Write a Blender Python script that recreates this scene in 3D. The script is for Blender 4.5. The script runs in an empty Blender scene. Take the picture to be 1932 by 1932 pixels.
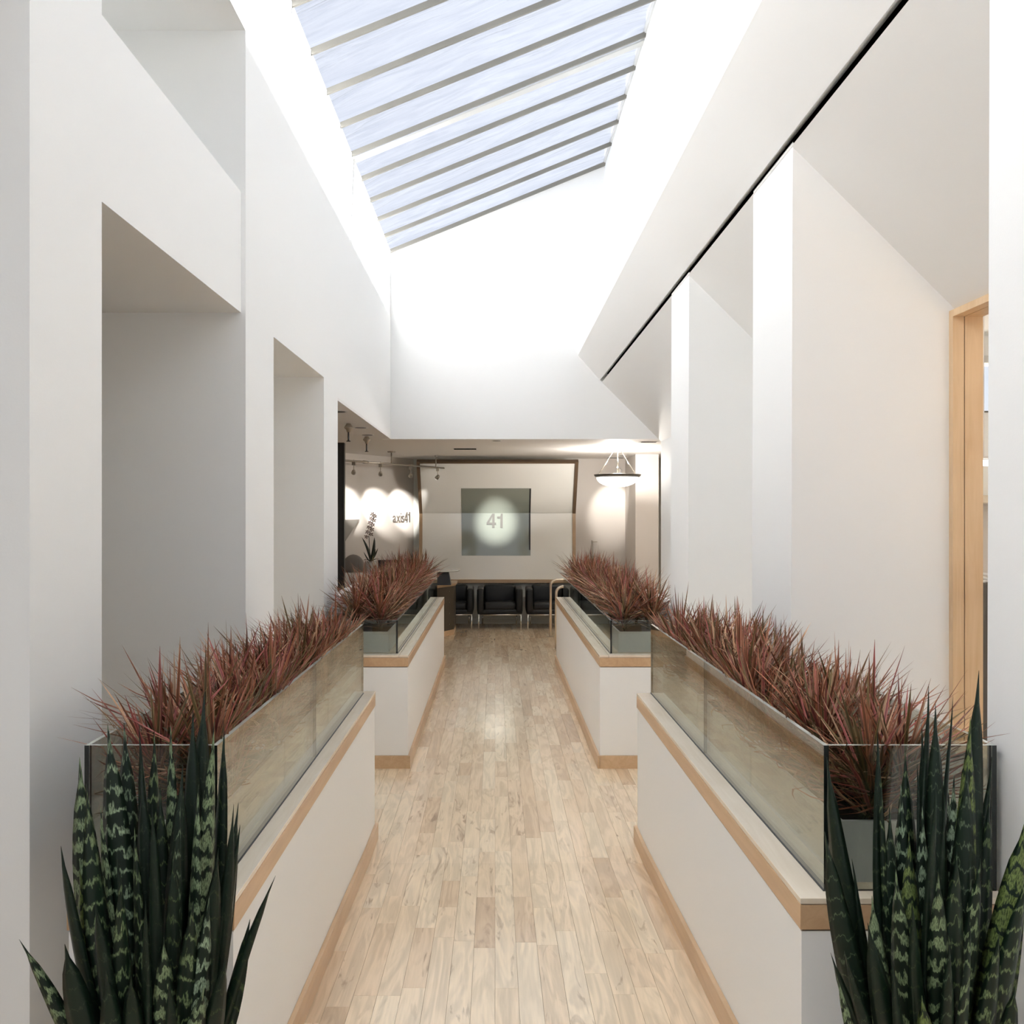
import bpy, bmesh, math, random
from mathutils import Vector, Matrix

# ------------------------------------------------------------------ camera, sky, sun, exposure
scene = bpy.context.scene
COL = scene.collection
F = 1800.0                      # focal length in pixels of the 1932 px frame
VX, VY = 934.0, 972.0           # vanishing point of the hall
CAMZ = 1.75
cam_data = bpy.data.cameras.new('camera')
cam_data.sensor_width = 36.0
cam_data.lens = 36.0 * F / 1932.0
cam_data.shift_x = (966.0 - VX) / 1932.0
cam_data.shift_y = (VY - 966.0) / 1932.0
cam_data.clip_start = 0.05
cam = bpy.data.objects.new('camera', cam_data)
cam.location = (0, 0, CAMZ)
cam.rotation_euler = (math.radians(90), 0, 0)
COL.objects.link(cam)
scene.camera = cam

world = bpy.data.worlds.new('sky')
scene.world = world
world.use_nodes = True
bg = world.node_tree.nodes['Background']
bg.inputs['Color'].default_value = (0.84, 0.89, 1.0, 1)
bg.inputs['Strength'].default_value = 0.78

sun_data = bpy.data.lights.new('sun', 'SUN')
sun_data.energy = 64.0
sun_data.color = (1.0, 0.995, 0.985)
sun_data.angle = math.radians(2.0)
sun = bpy.data.objects.new('sun', sun_data)
sun.rotation_euler = Vector((-0.80, -0.06, -0.568)).to_track_quat('-Z', 'Y').to_euler()
sun.location = (6, 4, 9)
COL.objects.link(sun)

vs = scene.view_settings
vs.view_transform = 'Standard'
vs.look = 'None'
vs.gamma = 1.0
vs.use_curve_mapping = False
vs.exposure = 0.40
scene.cycles.max_bounces = 16
scene.cycles.diffuse_bounces = 10
scene.cycles.glossy_bounces = 6
scene.cycles.transmission_bounces = 8
scene.cycles.transparent_max_bounces = 24
scene.cycles.caustics_reflective = False
scene.cycles.caustics_refractive = False
scene.cycles.sample_clamp_indirect = 6.0
scene.cycles.use_denoising = True

RNG = random.Random(41)


def P(px, py, y):
    """the point at depth y that the photograph shows at pixel (px, py)"""
    return Vector(((px - VX) * y / F, y, CAMZ - (py - VY) * y / F))


# ------------------------------------------------------------------ materials
def new_mat(name):
    m = bpy.data.materials.new(name)
    m.use_nodes = True
    return m, m.node_tree.nodes, m.node_tree.links, m.node_tree.nodes['Principled BSDF']


def plain(name, col, rough=0.5, metal=0.0, spec=0.5, bump=0.0, bscale=60.0, var=0.0, coat=0.0):
    m, N, L, b = new_mat(name)
    b.inputs['Base Color'].default_value = (*col, 1)
    b.inputs['Roughness'].default_value = rough
    b.inputs['Metallic'].default_value = metal
    b.inputs['Specular IOR Level'].default_value = spec
    b.inputs['Coat Weight'].default_value = coat
    b.inputs['Coat Roughness'].default_value = 0.08
    if bump or var:
        tc = N.new('ShaderNodeTexCoord')
        n = N.new('ShaderNodeTexNoise')
        n.inputs['Scale'].default_value = bscale
        n.inputs['Detail'].default_value = 4
        L.new(tc.outputs['Object'], n.inputs['Vector'])
        if bump:
            bp = N.new('ShaderNodeBump')
            bp.inputs['Strength'].default_value = bump
            bp.inputs['Distance'].default_value = 0.004
            L.new(n.outputs['Fac'], bp.inputs['Height'])
            L.new(bp.outputs['Normal'], b.inputs['Normal'])
        if var:
            n2 = N.new('ShaderNodeTexNoise')
            n2.inputs['Scale'].default_value = bscale * 0.12
            L.new(tc.outputs['Object'], n2.inputs['Vector'])
            mx = N.new('ShaderNodeMix'); mx.data_type = 'RGBA'
            mx.inputs['A'].default_value = (*[c * (1 - var) for c in col], 1)
            mx.inputs['B'].default_value = (*[min(1, c * (1 + var)) for c in col], 1)
            L.new(n2.outputs['Fac'], mx.inputs['Factor'])
            L.new(mx.outputs['Result'], b.inputs['Base Color'])
    return m


M = {}
M['white'] = plain('white_plaster', (0.862, 0.862, 0.848), 0.65, spec=0.25, bump=0.06, bscale=140)
M['ceil'] = plain('ceiling_paint', (0.80, 0.78, 0.755), 0.6, spec=0.25, bump=0.05, bscale=140)
M['greige'] = plain('greige_paint', (0.66, 0.62, 0.58), 0.55, spec=0.25, bump=0.05, bscale=140)
M['lowwall'] = plain('pale_grey_green_paint', (0.70, 0.72, 0.685), 0.5)
M['black'] = plain('painted_gap_shade', (0.004, 0.004, 0.004), 0.9, spec=0.0)  # black that stands in for shade inside the ceiling slit and vents
M['blackpanel'] = plain('black_lacquer', (0.012, 0.011, 0.010), 0.35)
M['pot'] = plain('galvanised_grey', (0.62, 0.665, 0.69), 0.38, metal=0.25, var=0.08, bscale=40)
M['soil'] = plain('dark_soil', (0.014, 0.010, 0.008), 0.95, bump=1.0, bscale=90)
M['leather'] = plain('black_leather', (0.005, 0.0055, 0.0055), 0.40, spec=0.35, bump=0.25, bscale=220)
M['chrome'] = plain('chrome', (0.75, 0.74, 0.72), 0.12, metal=1.0)
M['nickel'] = plain('brushed_nickel', (0.42, 0.38, 0.32), 0.32, metal=1.0)
M['railsteel'] = plain('satin_bronze_steel', (0.60, 0.52, 0.42), 0.3, metal=0.9)
M['bronze'] = plain('dark_bronze_panel', (0.070, 0.058, 0.042), 0.42, metal=0.3)
M['walnut'] = plain('brown_wood_frame', (0.115, 0.075, 0.045), 0.4, var=0.25, bscale=30)
M['ledge'] = plain('ledge_wood', (0.36, 0.25, 0.15), 0.4, var=0.15, bscale=30)
M['board'] = plain('white_gloss_board', (0.88, 0.89, 0.86), 0.07, spec=0.55, coat=0.3)
M['mirror'] = plain('grey_green_glass_panel', (0.235, 0.265, 0.235), 0.035, spec=0.9, coat=0.6)
M['letter'] = plain('pale_grey_letters', (0.115, 0.115, 0.11), 0.5, spec=0.2)
M['letter2'] = plain('brushed_grey_letters', (0.20, 0.18, 0.16), 0.35, metal=0.6)
M['bar'] = plain('weathered_aluminium', (0.20, 0.19, 0.165), 0.5, metal=0.3, var=0.2, bscale=20)
M['barlight'] = plain('pale_aluminium', (0.62, 0.62, 0.60), 0.45, var=0.12, bscale=20)
M['darkstrip'] = plain('dark_gasket', (0.02, 0.02, 0.022), 0.5)
M['frosted'] = plain('frosted_disc', (0.56, 0.58, 0.56), 0.12, spec=0.7)
M['whiteplastic'] = plain('white_plastic', (0.75, 0.74, 0.72), 0.35)
M['ceramic'] = plain('grey_ceramic', (0.40, 0.385, 0.36), 0.3)
M['partition'] = plain('grey_fabric_partition', (0.105, 0.098, 0.088), 0.9, bump=0.5, bscale=400)
M['chairgrey'] = plain('warm_grey_mesh', (0.19, 0.17, 0.155), 0.7)
M['orchidleaf'] = plain('orchid_leaf', (0.015, 0.022, 0.009), 0.4)
M['orchidflower'] = plain('orchid_petals', (0.07, 0.022, 0.012), 0.6, var=0.5, bscale=300)
M['shelfshade'] = plain('shelf_shade_grey', (0.26, 0.245, 0.225), 0.6)  # shelf's shaded front put into the colour as a darker grey
M['potsans'] = plain('dark_planter_glaze', (0.05, 0.05, 0.05), 0.35)


def wood(name, light, dark, rough=0.35, scale=1.0, axis=1, spec=0.45):
    m, N, L, b = new_mat(name)
    tc = N.new('ShaderNodeTexCoord')
    mp = N.new('ShaderNodeMapping')
    s = [26 * scale] * 3
    s[axis] = 2.0 * scale
    mp.inputs['Scale'].default_value = s
    L.new(tc.outputs['Object'], mp.inputs['Vector'])
    n = N.new('ShaderNodeTexNoise')
    n.inputs['Scale'].default_value = 1.0
    n.inputs['Detail'].default_value = 6
    n.inputs['Distortion'].default_value = 1.2
    L.new(mp.outputs['Vector'], n.inputs['Vector'])
    n2 = N.new('ShaderNodeTexNoise')
    n2.inputs['Scale'].default_value = 2.2
    n2.inputs['Detail'].default_value = 2
    L.new(tc.outputs['Object'], n2.inputs['Vector'])
    ad = N.new('ShaderNodeMath'); ad.operation = 'ADD'
    L.new(n.outputs['Fac'], ad.inputs[0]); L.new(n2.outputs['Fac'], ad.inputs[1])
    r = N.new('ShaderNodeMapRange')
    r.inputs['From Min'].default_value = 0.7; r.inputs['From Max'].default_value = 1.3
    L.new(ad.outputs[0], r.inputs['Value'])
    mx = N.new('ShaderNodeMix'); mx.data_type = 'RGBA'
    mx.inputs['A'].default_value = (*dark, 1); mx.inputs['B'].default_value = (*light, 1)
    L.new(r.outputs['Result'], mx.inputs['Factor'])
    L.new(mx.outputs['Result'], b.inputs['Base Color'])
    b.inputs['Roughness'].default_value = rough
    b.inputs['Specular IOR Level'].default_value = spec
    return m


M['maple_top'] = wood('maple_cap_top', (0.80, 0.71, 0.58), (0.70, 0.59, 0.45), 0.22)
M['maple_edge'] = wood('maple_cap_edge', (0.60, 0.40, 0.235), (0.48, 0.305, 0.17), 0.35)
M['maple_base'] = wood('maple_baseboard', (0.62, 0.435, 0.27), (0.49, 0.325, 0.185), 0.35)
M['maple_frame'] = wood('maple_window_frame', (0.66, 0.475, 0.295), (0.53, 0.35, 0.195), 0.4, axis=2)


def floor_material():
    m, N, L, b = new_mat('maple_floor_boards')
    geo = N.new('ShaderNodeNewGeometry')
    at = N.new('ShaderNodeAttribute'); at.attribute_name = 'rnd'
    sep = N.new('ShaderNodeSeparateColor')
    L.new(at.outputs['Color'], sep.inputs['Color'])
    off = N.new('ShaderNodeVectorMath'); off.operation = 'SCALE'
    L.new(at.outputs['Color'], off.inputs[0]); off.inputs['Scale'].default_value = 37.0
    add = N.new('ShaderNodeVectorMath'); add.operation = 'ADD'
    L.new(geo.outputs['Position'], add.inputs[0]); L.new(off.outputs['Vector'], add.inputs[1])
    # wavy cathedral grain
    mp = N.new('ShaderNodeMapping'); mp.inputs['Scale'].default_value = (11, 1.35, 1)
    L.new(add.outputs['Vector'], mp.inputs['Vector'])
    nz = N.new('ShaderNodeTexNoise'); nz.inputs['Scale'].default_value = 1.0
    nz.inputs['Detail'].default_value = 3; nz.inputs['Distortion'].default_value = 1.0
    L.new(mp.outputs['Vector'], nz.inputs['Vector'])
    mul = N.new('ShaderNodeMath'); mul.operation = 'MULTIPLY'; mul.inputs[1].default_value = 26.0
    L.new(nz.outputs['Fac'], mul.inputs[0])
    sn = N.new('ShaderNodeMath'); sn.operation = 'SINE'
    L.new(mul.outputs[0], sn.inputs[0])
    # fine fibre
    mp2 = N.new('ShaderNodeMapping'); mp2.inputs['Scale'].default_value = (120, 5, 1)
    L.new(add.outputs['Vector'], mp2.inputs['Vector'])
    nf = N.new('ShaderNodeTexNoise'); nf.inputs['Scale'].default_value = 1.0; nf.inputs['Detail'].default_value = 4
    L.new(mp2.outputs['Vector'], nf.inputs['Vector'])
    # board tone
    ramp = N.new('ShaderNodeValToRGB')
    e = ramp.color_ramp.elements
    e[0].position = 0.0; e[0].color = (0.62, 0.46, 0.305, 1)
    e[1].position = 1.0; e[1].color = (0.86, 0.715, 0.52, 1)
    for pos, c in ((0.06, (0.69, 0.52, 0.35)), (0.2, (0.76, 0.59, 0.41)), (0.6, (0.79, 0.63, 0.44)), (0.85, (0.82, 0.67, 0.475))):
        q = e.new(pos); q.color = (*c, 1)
    L.new(sep.outputs['Red'], ramp.inputs['Fac'])
    g = N.new('ShaderNodeMapRange')
    g.inputs['From Min'].default_value = -1; g.inputs['From Max'].default_value = 1
    g.inputs['To Min'].default_value = 0.87; g.inputs['To Max'].default_value = 1.05
    L.new(sn.outputs[0], g.inputs['Value'])
    g2 = N.new('ShaderNodeMapRange')
    g2.inputs['To Min'].default_value = 0.88; g2.inputs['To Max'].default_value = 1.12
    L.new(nf.outputs['Fac'], g2.inputs['Value'])
    m1 = N.new('ShaderNodeMath'); m1.operation = 'MULTIPLY'
    L.new(g.outputs['Result'], m1.inputs[0]); L.new(g2.outputs['Result'], m1.inputs[1])
    sc = N.new('ShaderNodeVectorMath'); sc.operation = 'SCALE'
    L.new(ramp.outputs['Color'], sc.inputs[0]); L.new(m1.outputs[0], sc.inputs['Scale'])
    # dark mineral streaks and knots
    mp3 = N.new('ShaderNodeMapping'); mp3.inputs['Scale'].default_value = (16, 2.6, 1)
    L.new(add.outputs['Vector'], mp3.inputs['Vector'])
    nk = N.new('ShaderNodeTexNoise'); nk.inputs['Scale'].default_value = 1.0
    nk.inputs['Detail'].default_value = 5; nk.inputs['Distortion'].default_value = 2.2
    L.new(mp3.outputs['Vector'], nk.inputs['Vector'])
    kr = N.new('ShaderNodeMapRange')
    kr.inputs['From Min'].default_value = 0.57; kr.inputs['From Max'].default_value = 0.72
    L.new(nk.outputs['Fac'], kr.inputs['Value'])
    km = N.new('ShaderNodeMath'); km.operation = 'MULTIPLY'
    L.new(kr.outputs['Result'], km.inputs[0]); L.new(sep.outputs['Green'], km.inputs[1])
    mx = N.new('ShaderNodeMix'); mx.data_type = 'RGBA'
    L.new(km.outputs[0], mx.inputs['Factor'])
    L.new(sc.outputs['Vector'], mx.inputs['A'])
    mx.inputs['B'].default_value = (0.33, 0.235, 0.16, 1)
    L.new(mx.outputs['Result'], b.inputs['Base Color'])
    b.inputs['Roughness'].default_value = 0.22
    b.inputs['Coat Weight'].default_value = 0.5
    b.inputs['Coat Roughness'].default_value = 0.10
    b.inputs['Specular IOR Level'].default_value = 0.5
    bp = N.new('ShaderNodeBump'); bp.inputs['Strength'].default_value = 0.05; bp.inputs['Distance'].default_value = 0.003
    L.new(nz.outputs['Fac'], bp.inputs['Height']); L.new(bp.outputs['Normal'], b.inputs['Normal'])
    return m


M['floor'] = floor_material()


def schlick(N, L, f0, f90, normal=None, power=5.0):
    """reflectance of a thin sheet, the same from both sides"""
    lw = N.new('ShaderNodeLayerWeight'); lw.inputs['Blend'].default_value = 0.5
    if normal is not None: L.new(normal, lw.inputs['Normal'])
    pw = N.new('ShaderNodeMath'); pw.operation = 'POWER'; pw.inputs[1].default_value = power
    L.new(lw.outputs['Facing'], pw.inputs[0])
    ma = N.new('ShaderNodeMath'); ma.operation = 'MULTIPLY_ADD'; ma.use_clamp = True
    ma.inputs[1].default_value = f90 - f0; ma.inputs[2].default_value = f0
    L.new(pw.outputs[0], ma.inputs[0])
    return ma.outputs[0]


def glass_material(name, tint, refl=1.0, power=5.0):
    m = bpy.data.materials.new(name); m.use_nodes = True
    N, L = m.node_tree.nodes, m.node_tree.links
    N.remove(N['Principled BSDF'])
    tr = N.new('ShaderNodeBsdfTransparent'); tr.inputs['Color'].default_value = (*tint, 1)
    gl = N.new('ShaderNodeBsdfAnisotropic') if False else N.new('ShaderNodeBsdfGlossy')
    gl.inputs['Roughness'].default_value = 0.0
    gl.inputs['Color'].default_value = (0.95, 0.97, 0.94, 1)
    mu = schlick(N, L, 0.043 * refl, 0.9 * refl, None, power)
    mx = N.new('ShaderNodeMixShader')
    L.new(mu, mx.inputs['Fac'])
    L.new(tr.outputs[0], mx.inputs[1]); L.new(gl.outputs[0], mx.inputs[2])
    L.new(mx.outputs[0], N['Material Output'].inputs['Surface'])
    return m


M['glass'] = glass_material('clear_grey_glass', (0.83, 0.835, 0.80), 1.2, 4.2)
M['winglass'] = glass_material('window_glass', (0.97, 0.98, 0.98))
M['glassedge'] = plain('dark_glass_edge', (0.006, 0.009, 0.008), 0.15, spec=0.6)
M['glasstop'] = plain('polished_glass_top_edge', (0.42, 0.44, 0.40), 0.12, spec=0.9)


def skylight_pane_material():
    m = bpy.data.materials.new('wrinkled_skylight_sheet'); m.use_nodes = True
    N, L = m.node_tree.nodes, m.node_tree.links
    N.remove(N['Principled BSDF'])
    geo = N.new('ShaderNodeNewGeometry')
    mp = N.new('ShaderNodeMapping'); mp.inputs['Scale'].default_value = (0.9, 7, 1)
    L.new(geo.outputs['Position'], mp.inputs['Vector'])
    n = N.new('ShaderNodeTexNoise'); n.inputs['Scale'].default_value = 1.6; n.inputs['Detail'].default_value = 7
    n.inputs['Distortion'].default_value = 1.5
    L.new(mp.outputs['Vector'], n.inputs['Vector'])
    cr = N.new('ShaderNodeValToRGB')
    cr.color_ramp.elements[0].position = 0.30; cr.color_ramp.elements[0].color = (0.80, 0.82, 0.87, 1)
    cr.color_ramp.elements[1].position = 0.72; cr.color_ramp.elements[1].color = (0.97, 0.98, 1.0, 1)
    L.new(n.outputs['Fac'], cr.inputs['Fac'])
    tr = N.new('ShaderNodeBsdfTransparent'); L.new(cr.outputs['Color'], tr.inputs['Color'])
    tl = N.new('ShaderNodeBsdfTranslucent'); tl.inputs['Color'].default_value = (0.85, 0.87, 0.92, 1)
    gl = N.new('ShaderNodeBsdfGlossy'); gl.inputs['Roughness'].default_value = 0.12
    bp = N.new('ShaderNodeBump'); bp.inputs['Strength'].default_value = 0.5; bp.inputs['Distance'].default_value = 0.03
    L.new(n.outputs['Fac'], bp.inputs['Height']); L.new(bp.outputs['Normal'], gl.inputs['Normal'])
    fr = schlick(N, L, 0.05, 0.8, bp.outputs['Normal'])
    m1 = N.new('ShaderNodeMixShader'); m1.inputs['Fac'].default_value = 0.012
    L.new(tr.outputs[0], m1.inputs[1]); L.new(tl.outputs[0], m1.inputs[2])
    m2 = N.new('ShaderNodeMixShader'); L.new(fr, m2.inputs['Fac'])
    L.new(m1.outputs[0], m2.inputs[1]); L.new(gl.outputs[0], m2.inputs[2])
    L.new(m2.outputs[0], N['Material Output'].inputs['Surface'])
    return m


M['skypane'] = skylight_pane_material()


def emit(name, col, s):
    m = bpy.data.materials.new(name); m.use_nodes = True
    N, L = m.node_tree.nodes, m.node_tree.links
    N.remove(N['Principled BSDF'])
    e = N.new('ShaderNodeEmission')
    e.inputs['Color'].default_value = (*col, 1); e.inputs['Strength'].default_value = s
    L.new(e.outputs[0], N['Material Output'].inputs['Surface'])
    return m


M['lampglow'] = emit('lit_lamp_glass', (1.0, 0.95, 0.88), 4.0)
M['tube'] = emit('lit_tube', (1.0, 0.98, 0.94), 3.0)


def leaf_attr_material(name, rough=0.5):
    m, N, L, b = new_mat(name)
    at = N.new('ShaderNodeAttribute'); at.attribute_name = 'leafcol'
    L.new(at.outputs['Color'], b.inputs['Base Color'])
    b.inputs['Roughness'].default_value = rough
    b.inputs['Specular IOR Level'].default_value = 0.25
    return m


M['dracaena'] = leaf_attr_material('dracaena_leaf')


def snake_material():
    m, N, L, b = new_mat('snake_plant_leaf')
    uv = N.new('ShaderNodeUVMap'); uv.uv_map = 'UVMap'
    sep = N.new('ShaderNodeSeparateXYZ'); L.new(uv.outputs['UV'], sep.inputs['Vector'])
    oi = N.new('ShaderNodeObjectInfo')

    def math_(op, a, b_, clamp=False):
        n = N.new('ShaderNodeMath'); n.operation = op; n.use_clamp = clamp
        for i, v in enumerate((a, b_)):
            if v is None:
                continue
            if isinstance(v, (int, float)):
                n.inputs[i].default_value = v
            else:
                L.new(v, n.inputs[i])
        return n.outputs[0]
    shift = math_('MULTIPLY', oi.outputs['Random'], 91.0)
    comb = N.new('ShaderNodeCombineXYZ')
    L.new(math_('ADD', math_('MULTIPLY', sep.outputs['X'], 3.0), shift), comb.inputs['X'])
    L.new(math_('MULTIPLY', sep.outputs['Y'], 22.0), comb.inputs['Y'])
    nz = N.new('ShaderNodeTexNoise'); nz.inputs['Scale'].default_value = 1.0; nz.inputs['Detail'].default_value = 4
    L.new(comb.outputs['Vector'], nz.inputs['Vector'])
    comb3 = N.new('ShaderNodeCombineXYZ')
    L.new(math_('ADD', math_('MULTIPLY', sep.outputs['X'], 9.0), shift), comb3.inputs['X'])
    L.new(math_('MULTIPLY', sep.outputs['Y'], 20.0), comb3.inputs['Y'])
    zz = N.new('ShaderNodeTexNoise'); zz.inputs['Scale'].default_value = 1.0; zz.inputs['Detail'].default_value = 2
    L.new(comb3.outputs['Vector'], zz.inputs['Vector'])
    chev = math_('MULTIPLY', math_('ABSOLUTE', math_('SUBTRACT', sep.outputs['X'], 0.5), None), 2.2)
    ph = math_('ADD', math_('MULTIPLY', sep.outputs['Y'], 138.0), chev)
    ph = math_('ADD', ph, math_('MULTIPLY', nz.outputs['Fac'], 11.0))
    ph = math_('ADD', ph, math_('MULTIPLY', zz.outputs['Fac'], 4.0))
    ph = math_('ADD', ph, shift)
    band = math_('SINE', ph, None)
    # how much of this leaf is pale: every leaf differs
    pale = math_('FRACT', math_('MULTIPLY', oi.outputs['Random'], 7.31), None)
    lo = math_('SUBTRACT', 0.96, math_('MULTIPLY', math_('POWER', pale, 2.6), 1.75))
    fac = N.new('ShaderNodeMapRange')
    L.new(band, fac.inputs['Value']); L.new(lo, fac.inputs['From Min'])
    L.new(math_('ADD', lo, 0.45), fac.inputs['From Max'])
    # fine speckle
    comb2 = N.new('ShaderNodeCombineXYZ')
    L.new(math_('MULTIPLY', sep.outputs['X'], 24.0), comb2.inputs['X'])
    L.new(math_('ADD', math_('MULTIPLY', sep.outputs['Y'], 110.0), shift), comb2.inputs['Y'])
    sp = N.new('ShaderNodeTexNoise'); sp.inputs['Scale'].default_value = 1.0; sp.inputs['Detail'].default_value = 3
    L.new(comb2.outputs['Vector'], sp.inputs['Vector'])
    spr = N.new('ShaderNodeMapRange')
    spr.inputs['From Min'].default_value = 0.40; spr.inputs['From Max'].default_value = 0.56
    L.new(sp.outputs['Fac'], spr.inputs['Value'])
    f2 = math_('MULTIPLY', fac.outputs['Result'], math_('ADD', math_('MULTIPLY', spr.outputs['Result'], 0.75), 0.25), True)
    hue = math_('FRACT', math_('MULTIPLY', oi.outputs['Random'], 3.77), None)
    lightc = N.new('ShaderNodeMix'); lightc.data_type = 'RGBA'
    lightc.inputs['A'].default_value = (0.15, 0.20, 0.055, 1)
    lightc.inputs['B'].default_value = (0.28, 0.37, 0.25, 1)
    L.new(hue, lightc.inputs['Factor'])
    mx = N.new('ShaderNodeMix'); mx.data_type = 'RGBA'
    mx.inputs['A'].default_value = (0.0055, 0.0145, 0.0075, 1)
    L.new(lightc.outputs['Result'], mx.inputs['B'])
    L.new(f2, mx.inputs['Factor'])
    L.new(mx.outputs['Result'], b.inputs['Base Color'])
    b.inputs['Roughness'].default_value = 0.38
    b.inputs['Specular IOR Level'].default_value = 0.3
    return m


M['snake'] = snake_material()


# ------------------------------------------------------------------ mesh helpers
def tag(o, label=None, cat=None, group=None, kind=None):
    if label: o['label'] = label
    if cat: o['category'] = cat
    if group: o['group'] = group
    if kind: o['kind'] = kind
    return o


def empty(name, loc, label=None, cat=None, group=None):
    o = bpy.data.objects.new(name, None)
    o.location = loc
    o.empty_display_size = 0.1
    COL.objects.link(o)
    return tag(o, label, cat, group)


def world_loc(o):
    p = Vector((0, 0, 0))
    while o is not None:
        p += Vector(o.location)
        o = o.parent
    return p


def obj(name, verts, faces, mat, parent=None, smooth=False, mats=None, midx=None):
    """verts in world coordinates; the object's origin is its parent's, or its own base centre"""
    verts = [Vector(v) for v in verts]
    if parent is not None:
        org = world_loc(parent)
    else:
        xs = [v.x for v in verts]; ys = [v.y for v in verts]; zs = [v.z for v in verts]
        org = Vector(((min(xs) + max(xs)) / 2, (min(ys) + max(ys)) / 2, min(zs)))
    me = bpy.data.meshes.new(name)
    me.from_pydata([v - org for v in verts], [], faces)
    for mm in (mats or [mat]):
        me.materials.append(mm)
    if midx:
        me.polygons.foreach_set('material_index', midx)
    if smooth:
        me.polygons.foreach_set('use_smooth', [True] * len(me.polygons))
    me.update()
    o = bpy.data.objects.new(name, me)
    COL.objects.link(o)
    if parent is not None:
        o.parent = parent
    else:
        o.location = org
    return o


class MB:
    """collects shapes for one mesh"""
    def __init__(s):
        s.v, s.f = [], []

    def add(s, v, f):
        n = len(s.v)
        s.v += [Vector(p) for p in v]
        s.f += [tuple(i + n for i in q) for q in f]
        return s

    def box(s, x0, x1, y0, y1, z0, z1):
        v = [(x0, y0, z0), (x1, y0, z0), (x1, y1, z0), (x0, y1, z0), (x0, y0, z1), (x1, y0, z1), (x1, y1, z1), (x0, y1, z1)]
        return s.add(v, [(3, 2, 1, 0), (4, 5, 6, 7), (0, 1, 5, 4), (1, 2, 6, 5), (2, 3, 7, 6), (3, 0, 4, 7)])

    def prism(s, poly, a, b, axis='y'):
        """poly in the plane across the axis: (x,z) for y, (x,y) for z, (y,z) for x; counter-clockwise or not"""
        n = len(poly)
        def pt(p, t):
            return {'y': (p[0], t, p[1]), 'z': (p[0], p[1], t), 'x': (t, p[0], p[1])}[axis]
        v = [pt(p, a) for p in poly] + [pt(p, b) for p in poly]
        f = [tuple(range(n)), tuple(range(2 * n - 1, n - 1, -1))]
        f += [(i, i + n, (i + 1) % n + n, (i + 1) % n) for i in range(n)]
        return s.add(v, f)

    def tube(s, pts, r, seg=8, caps=True):
        pts = [Vector(p) for p in pts]
        rs = r if isinstance(r, (list, tuple)) else [r] * len(pts)
        rings = []
        ref = None
        for i, p in enumerate(pts):
            t = (pts[min(i + 1, len(pts) - 1)] - pts[max(i - 1, 0)]).normalized()
            if ref is None:
                ref = t.orthogonal().normalized()
            ref = (ref - t * ref.dot(t)).normalized()
            bi = t.cross(ref)
            rings.append([p + (ref * math.cos(2 * math.pi * k / seg) + bi * math.sin(2 * math.pi * k / seg)) * rs[i] for k in range(seg)])
        v = [q for ring in rings for q in ring]
        f = []
        for i in range(len(pts) - 1):
            for k in range(seg):
                a = i * seg + k; b = i * seg + (k + 1) % seg
                f.append((a, b, b + seg, a + seg))
        if caps:
            f.append(tuple(range(seg - 1, -1, -1)))
            f.append(tuple(range((len(pts) - 1) * seg, len(pts) * seg)))
        return s.add(v, f)

    def lathe(s, prof, c, seg=24):
        """prof: (radius, z) from bottom to top round a vertical axis at c"""
        c = Vector(c)
        v = []
        for r, z in prof:
            for k in range(seg):
                a = 2 * math.pi * k / seg
                v.append(c + Vector((r * math.cos(a), r * math.sin(a), z)))
        f = []
        for i in range(len(prof) - 1):
            for k in range(seg):
                a = i * seg + k; b = i * seg + (k + 1) % seg
                f.append((a, b, b + seg, a + seg))
        f.append(tuple(range(seg - 1, -1, -1)))
        f.append(tuple(range((len(prof) - 1) * seg, len(prof) * seg)))
        return s.add(v, f)

    def build(s, name, mat, parent=None, smooth=False):
        return obj(name, s.v, s.f, mat, parent, smooth)


def fix_normals(o):
    bm = bmesh.new(); bm.from_mesh(o.data)
    bmesh.ops.recalc_face_normals(bm, faces=bm.faces)
    bm.to_mesh(o.data); bm.free()
    return o


def box(name, x0, x1, y0, y1, z0, z1, mat, parent=None, bevel=0.0):
    o = MB().box(x0, x1, y0, y1, z0, z1).build(name, mat, parent)
    if bevel:
        bm = bmesh.new(); bm.from_mesh(o.data)
        bmesh.ops.bevel(bm, geom=bm.edges[:], offset=bevel, segments=2, affect='EDGES', profile=0.5)
        bm.to_mesh(o.data); bm.free()
    return o


def prism(name, poly, a, b, mat, parent=None, axis='y'):
    return fix_normals(MB().prism(poly, a, b, axis).build(name, mat, parent))


def S(o):
    o['kind'] = 'structure'
    return o


# ------------------------------------------------------------------ the room
XL, XR = -1.26, 1.28            # aisle faces of the left and right piers
XB = 2.0                        # back of the right bays
YE = 11.5                       # end wall of the skylit well
ZR = 2.67                       # reception ceiling
YK = 4.8                        # where the ramp meets the level floor
Y0, YREAR = -1.6, 15.6


def fz(y):
    return 0.042 * max(0.0, min(YK, 8) - y) if y > -1 else 0.042 * (YK + 1)


def zs(x):                      # underside of the sloped skylight
    return 4.93 + (x + 1.27) * (1.06 / 2.60)


# floor: sub-floor slab and its boards
fl = fix_normals(MB().prism([(Y0, -0.25), (YREAR + 0.1, -0.25), (YREAR + 0.1, -0.012), (YK, -0.012), (-1, fz(-1) - 0.012), (Y0, fz(-1) - 0.012)], -4.6, 6.0, 'x').build('floor', M['ledge']))
S(fl)


def rnd_attr(me, groups):
    a = me.color_attributes.new('rnd', 'FLOAT_COLOR', 'POINT')
    vals = []
    for n, c in groups:
        vals += list(c) * n
    a.data.foreach_set('color', vals)


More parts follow.
